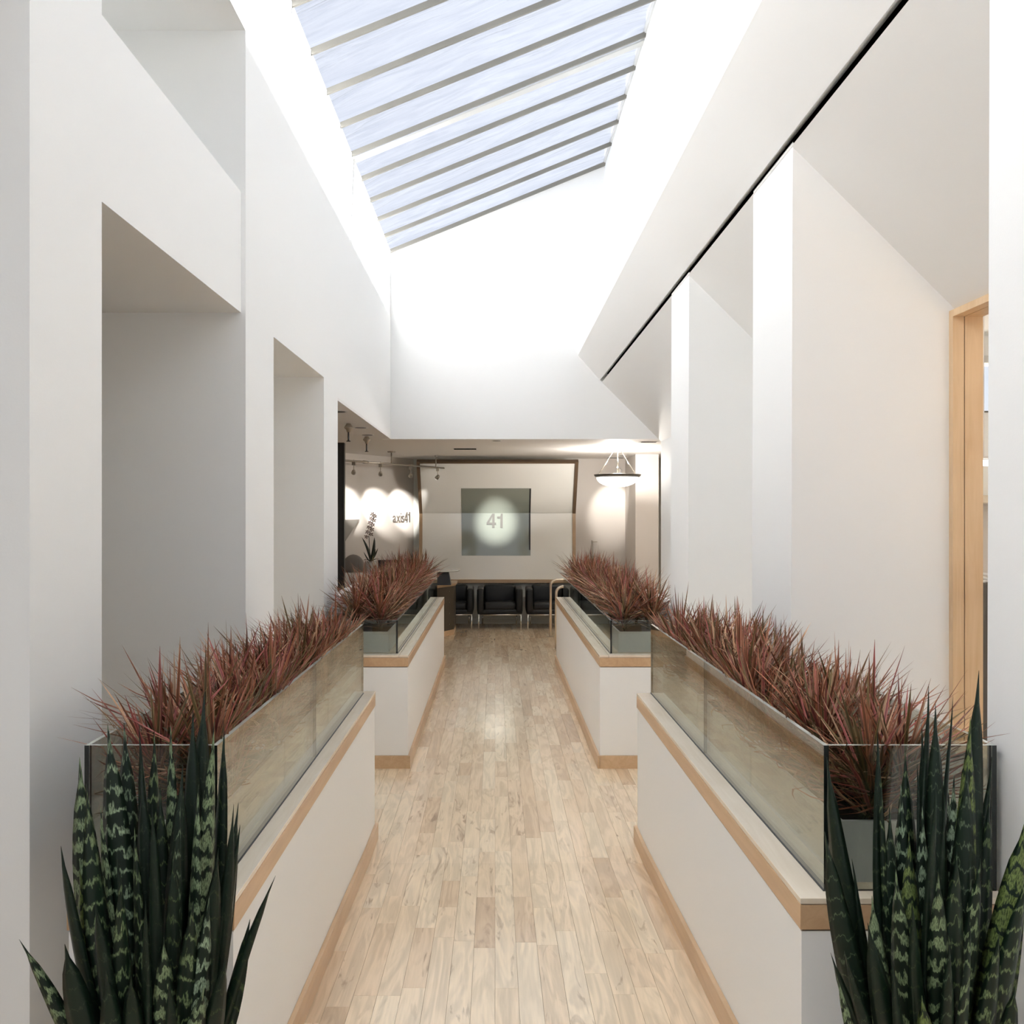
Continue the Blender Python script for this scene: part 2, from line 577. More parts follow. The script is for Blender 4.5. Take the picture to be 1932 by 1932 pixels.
def board_geo(x0, x1, y0, y1):
    ys = [y0, y1]
    if y0 < YK < y1: ys = [y0, YK, y1]
    v, f = [], []
    g = 0.00035; th = 0.0115; c = 0.0006
    for i, y in enumerate(ys):
        yy = y + g if i == 0 else (y - g if i == len(ys) - 1 else y)
        z = fz(y)
        v += [(x0 + g, yy, z - th), (x0 + g, yy, z - c), (x0 + g + c, yy, z), (x1 - g - c, yy, z), (x1 - g, yy, z - c), (x1 - g, yy, z - th)]
    n = 6
    for i in range(len(ys) - 1):
        for k in range(n - 1):
            a = i * n + k
            f.append((a, a + n, a + n + 1, a + 1))
    f.append((0, 1, 2, 3, 4, 5)); e = (len(ys) - 1) * n
    f.append((e + 5, e + 4, e + 3, e + 2, e + 1, e))
    return v, f


BW = 0.083
boards = []
rb = random.Random(7)
for i in range(-54, 36):
    x0 = i * BW; x1 = x0 + BW
    y = -0.6 + rb.random() * 0.9
    while y < YREAR - 0.05:
        ln = rb.choice((0.32, 0.42, 0.55, 0.68, 0.85, 1.05)) * rb.uniform(0.9, 1.1)
        y1 = min(y + ln, YREAR - 0.02)
        if y1 - y > 0.03:
            boards.append((x0, x1, y, y1))
        y = y1


def board_rank(b):
    xm = (b[0] + b[1]) / 2; ym = (b[2] + b[3]) / 2
    inside = (-0.64 < xm < 0.75 and b[3] > 2.95 and ym < YE) or (5.2 < ym < 6.55 and -1.0 < xm < 1.15) or (ym >= YE and -0.7 < xm < 1.2 and ym < 14.8)
    return (0 if inside else 1, ym)


boards = [b for b in boards if b[1] < 3.0 and not (b[3] < 7 and (b[0] < -4.55))]
boards.sort(key=board_rank)
for b in boards[:300]:
    v, f = board_geo(*b)
    o = obj('floor_board', v, f, M['floor'], fl)
    rnd_attr(o.data, [(len(v), (rb.random(), max(0.1, rb.random() * 1.25 - 0.25), rb.random(), 1))])
mb = MB(); groups = []
for b in boards[300:]:
    v, f = board_geo(*b)
    mb.add(v, f); groups.append((len(v), (rb.random(), max(0.1, rb.random() * 1.25 - 0.25), rb.random(), 1)))
o = mb.build('floor_boards', M['floor'], fl)
rnd_attr(o.data, groups); o['kind'] = 'stuff'

# left wall: piers, headers, the wall over the openings
W = M['white']
TOPL = 4.93
for (a, b, xo) in ((2.583, 3.057, -4.6), (4.82, 5.43, -4.6), (7.02, 7.64, -4.6)):
    S(box('wall_left', xo, XL, a, b, -0.2, TOPL, W))
XH = -1.283
S(box('wall_left', -4.6, XH, 3.057, 4.82, 2.773, 3.383, W))
S(box('wall_left', -2.4, XL, 3.057, 4.82, 4.20, TOPL, W))
S(box('wall_left', -2.8, XL, 5.43, 7.02, 2.765, TOPL, W))
S(box('wall_left', -1.36, XL, 7.64, YE, ZR + 0.02, TOPL, W))
S(box('wall_left', -1.36, XL, Y0, 2.583, 3.30, TOPL, W))
S(box('wall_left', -2.5, -2.4, 3.057, 4.82, 3.383, 4.2, W))
S(box('wall_left', -2.9, -2.8, 5.43, 7.02, -0.2, TOPL, W))
S(box('wall_left', -4.7, -4.6, 2.583, 5.43, -0.2, 3.4, M['greige']))  # unseen back wall, set deep and greige to keep the bay dark
S(box('wall_left', -4.7, -4.6, 7.02, YREAR + 0.1, -0.2, 3.0, W))
# right: back wall of the bays with the interior window, piers, sloped ceiling, well side
WZ0, WZ1, WY0, WY1 = 0.78, 2.605, 2.62, 4.14
S(box('wall_right', XB, XB + 0.1, Y0 - 0.12, WY0, -0.2, 3.4, W))
S(box('wall_right', XB, XB + 0.1, WY1, YE, -0.2, 3.4, W))
S(box('wall_right', XB, XB + 0.1, WY0, WY1, -0.2, WZ0 - 0.03, W))
S(box('wall_right', XB, XB + 0.1, WY0, WY1, WZ1 + 0.02, 3.4, W))
for (a, b) in ((1.94, 2.49), (4.14, 4.77), (6.35, 6.98)):
    S(prism('wall_right', [(XR, -0.2), (XB, -0.2), (XB, 2.66), (XR + 0.012, 3.37)], a, b, W))
C = M['ceil']
S(prism('ceiling', [(1.0, 3.68), (1.264, 3.377), (1.354, 3.462), (1.09, 3.79)], Y0, YE, W))
S(prism('ceiling', [(1.287, 3.352), (2.03, 2.61), (2.12, 2.70), (1.375, 3.445)], Y0, YE, W))
S(prism('slit_dark_backing', [(1.325, 3.48), (1.392, 3.42), (1.43, 3.46), (1.365, 3.53)], Y0, YE, M['black']))  # black strip behind the ceiling slit, painting in its darkness
S(prism('wall_right', [(1.0, 3.68), (1.33, zs(1.33)), (1.45, zs(1.33)), (1.12, 3.68)], Y0, YE, W))
# the end wall over the reception and the head of the well near the camera
S(prism('wall_end', [(-1.36, ZR - 0.003), (2.14, ZR - 0.003), (2.14, 2.95), (1.46, 3.62), (1.46, zs(1.33)), (1.33, zs(1.33)), (-1.36, zs(-1.36))], YE, YE + 0.14, W))
S(prism('wall_back', [(-1.36, 3.3), (2.1, 3.3), (1.46, 3.62), (1.46, zs(1.33)), (1.33, zs(1.33)), (-1.36, zs(-1.36))], Y0 - 0.12, Y0, W))
S(box('ceiling', -3.5, -1.36, Y0 - 0.12, 2.583, 3.30, 3.42, W))
# wall behind the camera with a wide window
S(box('wall_back', -3.5, 2.1, Y0 - 0.12, Y0, -0.2, 0.30, W))
S(box('wall_left', -3.5, -3.4, Y0 - 0.12, 2.583, -0.2, 3.42, W))
S(box('wall_back', -3.5, 2.1, Y0 - 0.12, Y0, 3.2, 3.30, W))
w3 = S(empty('window_3', (-0.65, Y0 - 0.06, 0.30)))
for xa, xb in ((-3.4, -1.62), (-1.58, 0.18), (0.22, 2.0)):
    box('pane', xa, xb, Y0 - 0.07, Y0 - 0.06, 0.31, 3.19, M['winglass'], w3)
for xm in (-1.60, 0.20):
    box('mullion', xm - 0.02, xm + 0.02, Y0 - 0.09, Y0 - 0.03, 0.30, 3.2, M['bar'], w3)

# skylight: bars across, vaulted sheets between
sk = S(empty('window_2', (0, YE, 4.93)))
XA, XZ = -1.30, 1.36
bars_y = [YE - 0.02 - 0.617 * k for k in range(22)]
tilt = Vector((XZ - XA, 0, zs(XZ) - zs(XA))).normalized()
up = Vector((-tilt.z, 0, tilt.x))
for k, y in enumerate(bars_y):
    if y < Y0: break
    v = []
    hw = 0.011
    for (yy, hh) in ((-hw, -0.028), (hw, -0.028), (hw, 0.015), (-hw, 0.015)):
        for x in (XA, XZ):
            v.append(Vector((x, y + yy, zs(x))) + up * hh)
    f = [(0, 2, 3, 1), (2, 4, 5, 3), (4, 6, 7, 5), (6, 0, 1, 7), (0, 1, 7, 6)[:4], (0, 6, 4, 2), (1, 3, 5, 7)]
    f = [(0, 2, 3, 1), (2, 4, 5, 3), (4, 6, 7, 5), (6, 0, 1, 7), (0, 6, 4, 2), (1, 3, 5, 7)]
    fix_normals(obj('glazing_bar', v, f, M['bar'], sk))
    if k == 5:          # the wide pale joint in the middle of the run
        v = []
        for (yy, hh) in ((-0.14, -0.02), (-0.04, -0.02), (-0.04, -0.005), (-0.14, -0.005)):
            for x in (XA, XZ):
                v.append(Vector((x, y + yy + 0.22, zs(x))) + up * hh)
        fix_normals(obj('cover_strip', v, f, M['barlight'], sk))
    y1 = bars_y[k + 1] if k + 1 < len(bars_y) else y - 0.617
    if y1 < Y0 - 0.4: break
    # sheet, bulging upward between the bars and sagging a little along its length
    v, fc = [], []
    nx, ny = 12, 8
    for i in range(nx + 1):
        x = XA + (XZ - XA) * i / nx
        for j in range(ny + 1):
            t = j / ny
            h = 0.075 * math.sin(math.pi * t) * (1.0 - 0.55 * (abs(2 * i / nx - 1) ** 6)) + 0.012
            h += 0.004 * math.sin(i * 1.7 + k * 2.1) * math.sin(math.pi * t)
            v.append(Vector((x, y1 + (y - y1) * t, zs(x))) + up * h)
    for i in range(nx):
        for j in range(ny):
            a = i * (ny + 1) + j
            fc.append((a, a + ny + 1, a + ny + 2, a + 1))
    obj('skylight_sheet', v, fc, M['skypane'], sk, smooth=True)
# dark gasket along the high side of the skylight
v = []
for (dx, hh) in ((-0.02, -0.005), (0.0, -0.005), (0.0, 0.03), (-0.02, 0.03)):
    for y in (Y0, YE):
        v.append(Vector((1.335 + dx, y, zs(1.335))) + up * hh)
fix_normals(obj('gasket', v, [(0, 2, 3, 1), (2, 4, 5, 3), (4, 6, 7, 5), (6, 0, 1, 7), (0, 6, 4, 2), (1, 3, 5, 7)], M['barlight'], sk))

# reception shell
S(box('ceiling', -4.7, -1.36, 7.64, YE, ZR, ZR + 0.12, C))
S(box('ceiling', -1.36, XL - 0.001, 7.64, YE, ZR, ZR + 0.02, C))
S(box('ceiling', -4.7, 2.9, YE + 0.14, YREAR + 0.1, ZR, ZR + 0.12, C))
S(box('ceiling', -4.7, XL - 0.1, YE, YE + 0.14, ZR, ZR + 0.12, C))
G = M['greige']
S(box('wall_back', -4.7, 2.9, YREAR, YREAR + 0.1, 0, ZR, M['lowwall']))
S(box('wall_back', -1.218, 1.295, 15.40, YREAR, 0, 0.70, M['lowwall']))
S(box('wall_back', 1.30, 2.12, YREAR - 0.06, YREAR, 0, ZR, G))
S(box('wall_back', 2.12, 2.47, 14.4, YREAR, 0, ZR, G))
S(box('wall_right', 2.8, 2.9, YE, YREAR, 0, ZR, G))
S(box('wall_right', 2.07, 2.8, YE, YE + 0.14, 0, ZR, W))
S(box('trim_2', 2.055, 2.07, YE - 0.02, YE + 0.16, 0, ZR, W))
S(box('baseboard_back', -1.218, 1.295, 15.382, 15.40, 0, 0.085, M['lowwall']))
S(box('baseboard_back', 1.30, 2.12, YREAR - 0.078, YREAR - 0.06, 0, 0.085, M['lowwall']))
# slanted wall behind the reception desk
A, B = Vector((-3.85, 11.35)), Vector((-1.27, 15.62))
d2 = (B - A).normalized(); n2 = Vector((d2.y, -d2.x))     # normal towards the hall
A = Vector((-2.22, 14.1)) - d2 * 3.0
B = Vector((-2.22, 14.1)) + d2 * 1.76
d2 = Vector((0.89, 1.5)).normalized(); n2 = Vector((d2.y, -d2.x))
A = Vector((-2.22, 14.1)) - d2 * 3.1
B = Vector((-2.22, 14.1)) + d2 * 1.745
S(prism('wall_left', [tuple(A), tuple(B), tuple(B - n2 * 0.12), tuple(A - n2 * 0.12)], 0, ZR, M['greige'], axis='z'))
# black full-height panel standing at the edge of the opening
S(box('wall_left', -2.35, -1.915, 12.1, 12.2, 0, ZR, M['blackpanel']))

# ------------------------------------------------------------------ interior window into the side office
wn = S(empty('window_1', (XB + 0.05, WY1, WZ0)))
FR = M['maple_frame']
box('jamb', XB - 0.03, XB + 0.018, WY1 - 0.035, WY1, WZ0, WZ1, FR, wn)
box('jamb', XB + 0.022, XB + 0.10, WY1 - 0.035, WY1, WZ0, WZ1, FR, wn)
box('jamb', XB - 0.03, XB + 0.10, WY0, WY0 + 0.035, WZ0, WZ1, FR, wn)
box('head', XB - 0.03, XB + 0.018, WY0, WY1, WZ1, WZ1 + 0.03, FR, wn)
box('head', XB + 0.022, XB + 0.10, WY0, WY1, WZ1, WZ1 + 0.03, FR, wn)
box('sill', XB - 0.05, XB + 0.10, WY0, WY1, WZ0 - 0.035, WZ0, M['maple_top'], wn)
box('groove', XB + 0.017, XB + 0.023, WY1 - 0.03, WY1 - 0.002, WZ0, WZ1, M['walnut'], wn)
# side office shell
S(box('wall_right', 2.1, 6.2, 9.3, 9.42, 0, 2.75, W))
S(box('wall_right', 2.1, 6.2, 9.3, 9.42, 3.22, 3.5, W))
S(box('wall_right', 2.1, 2.4, 9.3, 9.42, 2.75, 3.22, W))
S(box('wall_right', 6.0, 6.2, 9.3, 9.42, 2.75, 3.22, W))
S(box('wall_right', 6.2, 6.3, 1.9, 9.42, 0, 3.5, W))
S(box('wall_right', 2.1, 6.2, 1.8, 1.9, 0, 0.9, W))
S(box('wall_right', 2.1, 6.2, 1.8, 1.9, 3.0, 3.5, W))
S(box('wall_right', 2.1, 2.5, 1.8, 1.9, 0.9, 3.0, W))
S(box('wall_right', 5.9, 6.2, 1.8, 1.9, 0.9, 3.0, W))
w5 = S(empty('added_window', (4.2, 1.85, 0.9)))  # unseen window added to brighten the side office with daylight
box('pane', 2.5, 4.18, 1.845, 1.855, 0.9, 3.0, M['winglass'], w5)
box('pane', 4.22, 5.9, 1.845, 1.855, 0.9, 3.0, M['winglass'], w5)
box('mullion', 4.18, 4.22, 1.83, 1.87, 0.9, 3.0, M['bar'], w5)
S(box('ceiling', 2.1, 6.3, 1.8, 9.42, 3.5, 3.6, W))
w4 = S(empty('window_4', (4.8, 9.36, 2.75)))
box('pane', 2.4, 6.0, 9.35, 9.36, 2.75, 3.22, M['winglass'], w4)
box('window_rail', 2.4, 6.0, 9.28, 9.31, 2.75, 2.765, M['bar'], w4)
box('valance', 2.4, 6.0, 9.20, 9.30, 3.22, 3.29, M['barlight'], w4)
# ------------------------------------------------------------------ planter walls
def planter_wall(x0, x1, y0, y1, ztop, aisle, label, seam=False):
    """aisle: +1 when the aisle lies towards +x"""
    t = empty('planter_wall', ((x0 + x1) / 2, (y0 + y1) / 2, 0), label, 'half wall', 'white half walls along the aisle')
    e = 0.004
    fix_normals(MB().prism([(y0 + e, fz(y0) - 0.008), (YK if y0 < YK < y1 else (y0 + y1) / 2, -0.008 if y0 < YK else -0.008), (y1 - e, -0.008), (y1 - e, ztop - 0.083), (y0 + e, ztop - 0.083)], x0 + e, x1 - e, 'x').build('body', W, t))
    sh = MB().box(x0 + 0.008, x1 - 0.008, y0 + 0.008, y1 - 0.008, ztop - 0.083, ztop - 0.078)
    sh.build('shadow_gap', M['walnut'], t)
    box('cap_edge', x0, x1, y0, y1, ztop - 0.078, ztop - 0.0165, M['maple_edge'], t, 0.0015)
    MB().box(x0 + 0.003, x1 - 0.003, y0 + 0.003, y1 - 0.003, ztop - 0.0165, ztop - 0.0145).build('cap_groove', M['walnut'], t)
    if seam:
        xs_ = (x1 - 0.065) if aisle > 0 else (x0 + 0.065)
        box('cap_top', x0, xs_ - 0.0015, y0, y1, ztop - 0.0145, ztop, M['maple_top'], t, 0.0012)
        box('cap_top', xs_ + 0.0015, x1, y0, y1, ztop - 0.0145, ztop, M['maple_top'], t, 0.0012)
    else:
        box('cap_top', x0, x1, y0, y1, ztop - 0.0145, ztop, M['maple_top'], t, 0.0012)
    # baseboard on the aisle side following the floor, and on the end seen from the camera
    xa = x1 if aisle > 0 else x0
    bt = 0.014 * aisle
    bh = 0.088
    poly = [(y0 - abs(bt), fz(y0)), (y1 + abs(bt), fz(y1)), (y1 + abs(bt), fz(y1) + bh), (y0 - abs(bt), fz(y0) + bh)]
    if y0 < YK < y1:
        poly = [(y0 - abs(bt), fz(y0)), (YK, 0), (y1 + abs(bt), 0), (y1 + abs(bt), bh), (YK, bh), (y0 - abs(bt), fz(y0) + bh)]
    fix_normals(MB().prism(poly, xa - 0.003 * aisle, xa + bt, 'x').build('baseboard', M['maple_base'], t))
    xi0, xi1 = (x0, x1) if aisle > 0 else (x0, x1)
    box('baseboard', xi0, xi1, y0 - 0.014, y0 + 0.003, fz(y0), fz(y0) + bh, M['maple_base'], t)
    box('baseboard', xi0, xi1, y1 - 0.003, y1 + 0.014, fz(y1), fz(y1) + bh, M['maple_base'], t)
    return t


CN, CF = 0.80, 0.78
planter_wall(-1.06, -0.645, 2.36, 5.15, CN, +1, 'long white half wall with maple cap on the left nearest the camera')
planter_wall(0.757, 1.272, 2.365, 5.10, CN, -1, 'long white half wall with maple cap on the right nearest the camera')
planter_wall(-1.20, -0.60, 6.60, 11.3, CF, +1, 'farther white half wall on the left, ending by the dark desk', True)
planter_wall(0.722, 1.26, 6.60, 11.3, CF, -1, 'farther white half wall on the right, ending by the steel rails', True)
o = box('low_wall', 1.285, 1.37, 7.0, 11.3, 0, 1.09, W); tag(o, 'low white wall behind the farther right planter, partly hidden by leaves', 'low wall')
o = box('low_wall', -1.36, -1.27, 7.66, 11.3, 0, 1.09, W); tag(o, 'low white wall behind the farther left planter, partly hidden by leaves', 'low wall')


def pane(name, axis, c, a, b, z0, z1, th, parent):
    """upright pane: axis 'x' means it lies in the plane x=c and runs from y=a to y=b"""
    mb = MB()
    if axis == 'x':
        mb.box(c - th / 2, c + th / 2, a, b, z0, z1)
        mid = [1, 2, 1, 0, 1, 0]
    else:
        mb.box(a, b, c - th / 2, c + th / 2, z0, z1)
        mid = [1, 2, 0, 1, 0, 1]
    return obj(name, mb.v, mb.f, None, parent, mats=[M['glass'], M['glassedge'], M['glasstop']], midx=mid)


def screen(label, xg, xo, y0, joints, y1, z0, z1, th):
    t = empty('glass_screen', ((xg + xo) / 2, (y0 + y1) / 2, z0), label, 'glass screen', 'glass screens round the planters')
    ys = [y0] + joints + [y1]
    for a, b in zip(ys[:-1], ys[1:]):
        pane('pane', 'x', xg, a + 0.0015, b - 0.0015, z0, z1, th, t)
    s = 1 if xo > xg else -1
    lo, hi = sorted((xg + s * (th / 2 + 0.001), xo - s * (th / 2 + 0.001)))
    pane('pane', 'y', y0 + th / 2 + 0.002, lo, hi, z0, z1, th, t)
    pane('pane', 'x', xo, y0 + 0.0015, min(y0 + 1.4, y1), z0, z1, th, t)
    for a, b in zip(ys[:-1], ys[1:]):
        box('glass_channel', xg - th / 2 - 0.002, xg + th / 2 + 0.002, a, b, z0, z0 + 0.003, M['darkstrip'], t)
    return t


screen('tall glass screen on the near left half wall behind the snake plant', -0.708, -1.032, 2.41, [3.74], 5.09, CN, 1.168, 0.012)
screen('tall glass screen on the near right half wall behind the snake plant', 0.837, 1.262, 2.41, [3.795], 5.09, CN, 1.168, 0.012)
screen('lower glass screen on the farther left half wall', -0.688, -1.16, 6.69, [9.0], 11.25, CF, 1.012, 0.012)
screen('lower glass screen on the farther right half wall', 0.814, 1.24, 6.69, [9.0], 11.25, CF, 1.012, 0.012)


# ------------------------------------------------------------------ planter boxes and dracaena
def trough(x0, x1, y0, y1, z0, z1, label, group):
    t = empty('planter_box', ((x0 + x1) / 2, (y0 + y1) / 2, z0), label, 'planter', group)
    w = 0.012
    mb = MB()
    v = [(x0, y0), (x1, y0), (x1, y1), (x0, y1)]
    i = [(x0 + w, y0 + w), (x1 - w, y0 + w), (x1 - w, y1 - w), (x0 + w, y1 - w)]
    verts = [(x, y, z0) for x, y in v] + [(x, y, z1) for x, y in v] + [(x, y, z1) for x, y in i] + [(x, y, z0 + 0.04) for x, y in i]
    f = [(3, 2, 1, 0)]
    for k in range(4):
        n = (k + 1) % 4
        f += [(k, n, n + 4, k + 4), (k + 4, n + 4, n + 8, k + 8), (k + 8, n + 8, n + 12, k + 12)]
    f.append((12, 13, 14, 15))
    obj('box', verts, f, M['pot'], t)
    box('soil', x0 + w, x1 - w, y0 + w, y1 - w, z1 - 0.06, z1 - 0.022, M['soil'], t)
    return t


PIERS_R = ((1.9, 2.53), (4.10, 4.81), (6.31, 7.02))
PIERS_L = ((2.55, 3.09), (4.78, 5.47), (6.98, 7.68))


def hold(p):
    """leaves stop at the piers and at the low walls behind the far planters"""
    if p.x > XR - 0.012 and any(a < p.y < b for a, b in PIERS_R): p.x = XR - 0.012
    if p.x < XL + 0.012 and any(a < p.y < b for a, b in PIERS_L): p.x = XL + 0.012
    if p.y > 6.9 and p.z < 1.10: p.x = max(min(p.x, 1.277), -1.262)
    return p


def dracaena(base, head, n, L, rng, limits, label, group):
    """one plant: a short cane and a rosette of strap leaves; leaves stay inside the glass below its top"""
    t = empty('dracaena', base, label, 'plant', group)
    MB().tube([base, base + (head - base) * 0.5 + Vector((rng.uniform(-.01, .01), rng.uniform(-.01, .01), 0)), head], [0.011, 0.010, 0.008], 6).build('cane', M['orchidleaf'], t)
    V, Fc, Cc = [], [], []
    xlo, xhi, ylo, ztop = limits
    for i in range(n):
        u = rng.random()
        el = math.radians(86 - 80 * (u ** 0.7)) if u > 0.06 else math.radians(88)
        az = rng.uniform(0, 2 * math.pi)
        ln = L * rng.uniform(0.72, 1.08) * (0.86 + 0.22 * (1 - abs(u - 0.45)))
        w = rng.uniform(0.004, 0.0068)
        d = Vector((math.cos(az) * math.cos(el), math.sin(az) * math.cos(el), math.sin(el)))
        side = d.cross(Vector((0, 0, 1)))
        if side.length < 1e-3: side = Vector((1, 0, 0))
        side.normalize()
        side = (Matrix.Rotation(rng.uniform(-.5, .5), 3, d) @ side)
        nrm = side.cross(d).normalized()
        droop = rng.uniform(0.00, 0.16) * ln * (0.3 + math.cos(el))
        p0 = head + Vector((rng.uniform(-.01, .01), rng.uniform(-.01, .01), rng.uniform(-.09, .03)))
        k = rng.random()
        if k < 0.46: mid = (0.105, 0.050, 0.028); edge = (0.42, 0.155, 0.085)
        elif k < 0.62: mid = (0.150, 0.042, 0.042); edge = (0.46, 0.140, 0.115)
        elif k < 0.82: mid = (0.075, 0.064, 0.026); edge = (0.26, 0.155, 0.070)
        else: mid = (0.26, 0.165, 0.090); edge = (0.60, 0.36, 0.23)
        br = rng.uniform(0.5, 1.3)
        prof = ((0, .7), (.22, 1.0), (.5, .92), (.78, .55), (1, .04))
        b0 = len(V)
        for (s, wf) in prof:
            c = p0 + d * ln * s - Vector((0, 0, 1)) * droop * s * s
            if c.z < ztop:                          # bounded by the panes
                c.x = min(max(c.x, xlo), xhi); c.y = max(c.y, ylo)
            over = 1.2 * max(0.0, c.z - ztop)          # leaves lean only a little over the aisle-side pane
            if xlo > 0: c.x = max(c.x, xlo - over)
            if xhi < 0: c.x = min(c.x, xhi + over)
            hold(c)
            if c.z < base.z + 0.01: c.z = base.z + 0.01 + 0.01 * s
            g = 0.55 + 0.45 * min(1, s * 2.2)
            for q, (sd, up_) in enumerate(((-1, 0.35), (0, -0.1), (1, 0.35))):
                vtx = c + side * w * wf * sd + nrm * w * wf * up_
                if vtx.z < ztop:
                    vtx.x = min(max(vtx.x, xlo), xhi); vtx.y = max(vtx.y, ylo)
                V.append(hold(vtx))
                cc = mid if q == 1 else edge
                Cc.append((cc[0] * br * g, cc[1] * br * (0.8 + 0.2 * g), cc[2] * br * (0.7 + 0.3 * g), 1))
        for s in range(len(prof) - 1):
            a = b0 + s * 3
            Fc += [(a, a + 1, a + 4, a + 3), (a + 1, a + 2, a + 5, a + 4)]
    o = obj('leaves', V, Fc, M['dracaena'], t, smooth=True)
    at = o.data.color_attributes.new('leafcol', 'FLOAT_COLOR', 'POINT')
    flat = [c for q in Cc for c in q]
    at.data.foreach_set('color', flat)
    o['kind'] = 'stuff'
    return t


ORD = ['nearest', 'second', 'third', 'fourth', 'fifth', 'sixth']


def planter_row(side, where, x0, x1, y0, y1, npots, zc, h, heads_x, heads_y, nl, L, lim, hh):
    gap = 0.02
    ln = (y1 - y0 - gap * (npots - 1)) / npots
    rng = random.Random(hash((side == 'left', where == 'near', 5)) & 0xffff)
    for k in range(npots):
        a = y0 + k * (ln + gap)
        n = ('%s grey metal planter box' % ORD[k]) if k < npots else ''
        trough(x0, x1, a, a + ln, zc, zc + h, '%s grey metal planter box in the %s %s row behind glass' % (ORD[k], where, side), 'planter boxes in the %s %s row' % (where, side))
        for i in range(heads_x):
            for j in range(heads_y):
                bx = x0 + (x1 - x0) * (i + 0.5) / heads_x + rng.uniform(-.03, .03)
                by = a + ln * (j + 0.5) / heads_y + rng.uniform(-.04, .04)
                base = Vector((bx, by, zc + h - 0.025))
                head = base + Vector((rng.uniform(-.025, .025), rng.uniform(-.03, .03), hh * rng.uniform(0.75, 1.2)))
                dracaena(base, head, nl, L, rng, lim, 'spiky red-brown dracaena in the %s box of the %s %s row' % (ORD[k], where, side), 'dracaenas in the %s box of the %s %s row' % (ORD[k], where, side))


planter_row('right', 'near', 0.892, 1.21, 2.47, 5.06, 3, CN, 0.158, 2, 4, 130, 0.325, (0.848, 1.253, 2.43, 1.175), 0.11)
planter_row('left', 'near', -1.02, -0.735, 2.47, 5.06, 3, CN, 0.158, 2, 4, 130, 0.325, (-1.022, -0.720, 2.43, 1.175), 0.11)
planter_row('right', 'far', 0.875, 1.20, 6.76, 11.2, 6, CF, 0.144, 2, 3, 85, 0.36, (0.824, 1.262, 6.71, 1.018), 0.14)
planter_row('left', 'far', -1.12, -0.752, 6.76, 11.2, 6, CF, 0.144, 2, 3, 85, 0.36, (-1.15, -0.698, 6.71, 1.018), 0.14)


# ------------------------------------------------------------------ snake plants
def snake_leaf(base, tip, width, bow, roll, parent, rng):
    base, tip = Vector(base), Vector(tip)
    ln = (tip - base).length
    ctrl = (base + tip) * 0.5 + Vector(bow)
    seg = 14
    V, Fc, UV = [], [], []
    for i in range(seg + 1):
        t = i / seg
        p = base * (1 - t) ** 2 + ctrl * 2 * t * (1 - t) + tip * t * t
        tan = ((ctrl - base) * (1 - t) + (tip - ctrl) * t).normalized()
        side = Matrix.Rotation(roll + 0.5 * (t - 0.5), 3, tan) @ Vector((1, 0, 0))
        side = (side - tan * side.dot(tan)).normalized()
        nrm = tan.cross(side)
        if t < 0.5: w = 0.55 + 0.45 * math.sin(math.pi * t)
        else: w = max(0.0, 1 - ((t - 0.5) / 0.5) ** 1.9)
        if t > 0.88: w = max(w * 0.6, 0.03)
        if i == seg: w = 0.012
        w *= width / 2 * (1 + 0.05 * math.sin(9 * t + roll * 3))
        th = 0.0028 if i < seg else 0.0004
        for (u, dpt) in ((-1, 0.16), (-.5, 0.02), (0, -0.05), (.5, 0.02), (1, 0.16)):
            V.append(p + side * w * u + nrm * w * dpt * 1.6); UV.append((u * .5 + .5, t * ln))
        for (u, dpt) in ((.5, 0.02), (0, -0.05), (-.5, 0.02)):
            V.append(p + side * w * u + nrm * (w * dpt * 1.6 - th)); UV.append((u * .5 + .5, t * ln))
    for i in range(seg):
        for k in range(8):
            a = i * 8 + k; b = i * 8 + (k + 1) % 8
            Fc.append((a, b, b + 8, a + 8))
    o = obj('leaf', V, Fc, M['snake'], parent, smooth=True)
    uvl = o.data.uv_layers.new(name='UVMap')
    for lp in o.data.loops:
        uvl.data[lp.index].uv = UV[lp.vertex_index]
    return o


def snake_plant(cx, cy, r, tips, label, seed):
    rng = random.Random(seed)
    z0 = fz(cy)
    zt = 0.46
    t = empty('snake_plant', (cx, cy, z0), label, 'plant', 'snake plants flanking the aisle')
    pot = MB().lathe([(r * 0.72, 0.0), (r * 0.80, 0.02), (r * 1.0, zt - z0 - 0.02), (r * 1.02, zt - z0), (r * 0.93, zt - z0), (r * 0.90, zt - z0 - 0.035)], (cx, cy, z0), 28)
    pot.build('pot', M['potsans'], t, True)
    for i, (px, py, wpx, bx, lean) in enumerate(tips):
        y = cy + lean
        tip = P(px, py, y)
        base = Vector((cx + (tip.x - cx) * 0.42 + rng.uniform(-.02, .02), cy + lean * 0.55 + rng.uniform(-.015, .015), zt - 0.03))
        d = Vector((base.x - cx, base.y - cy, 0))
        if d.length > r * 0.8: 
            d = d.normalized() * r * 0.8; base.x = cx + d.x; base.y = cy + d.y
        snake_leaf(base, tip, 1.28 * wpx * y / F, (bx * y / F, rng.uniform(-.01, .01), 0.0), rng.uniform(-.95, .95), t, rng)
    return t


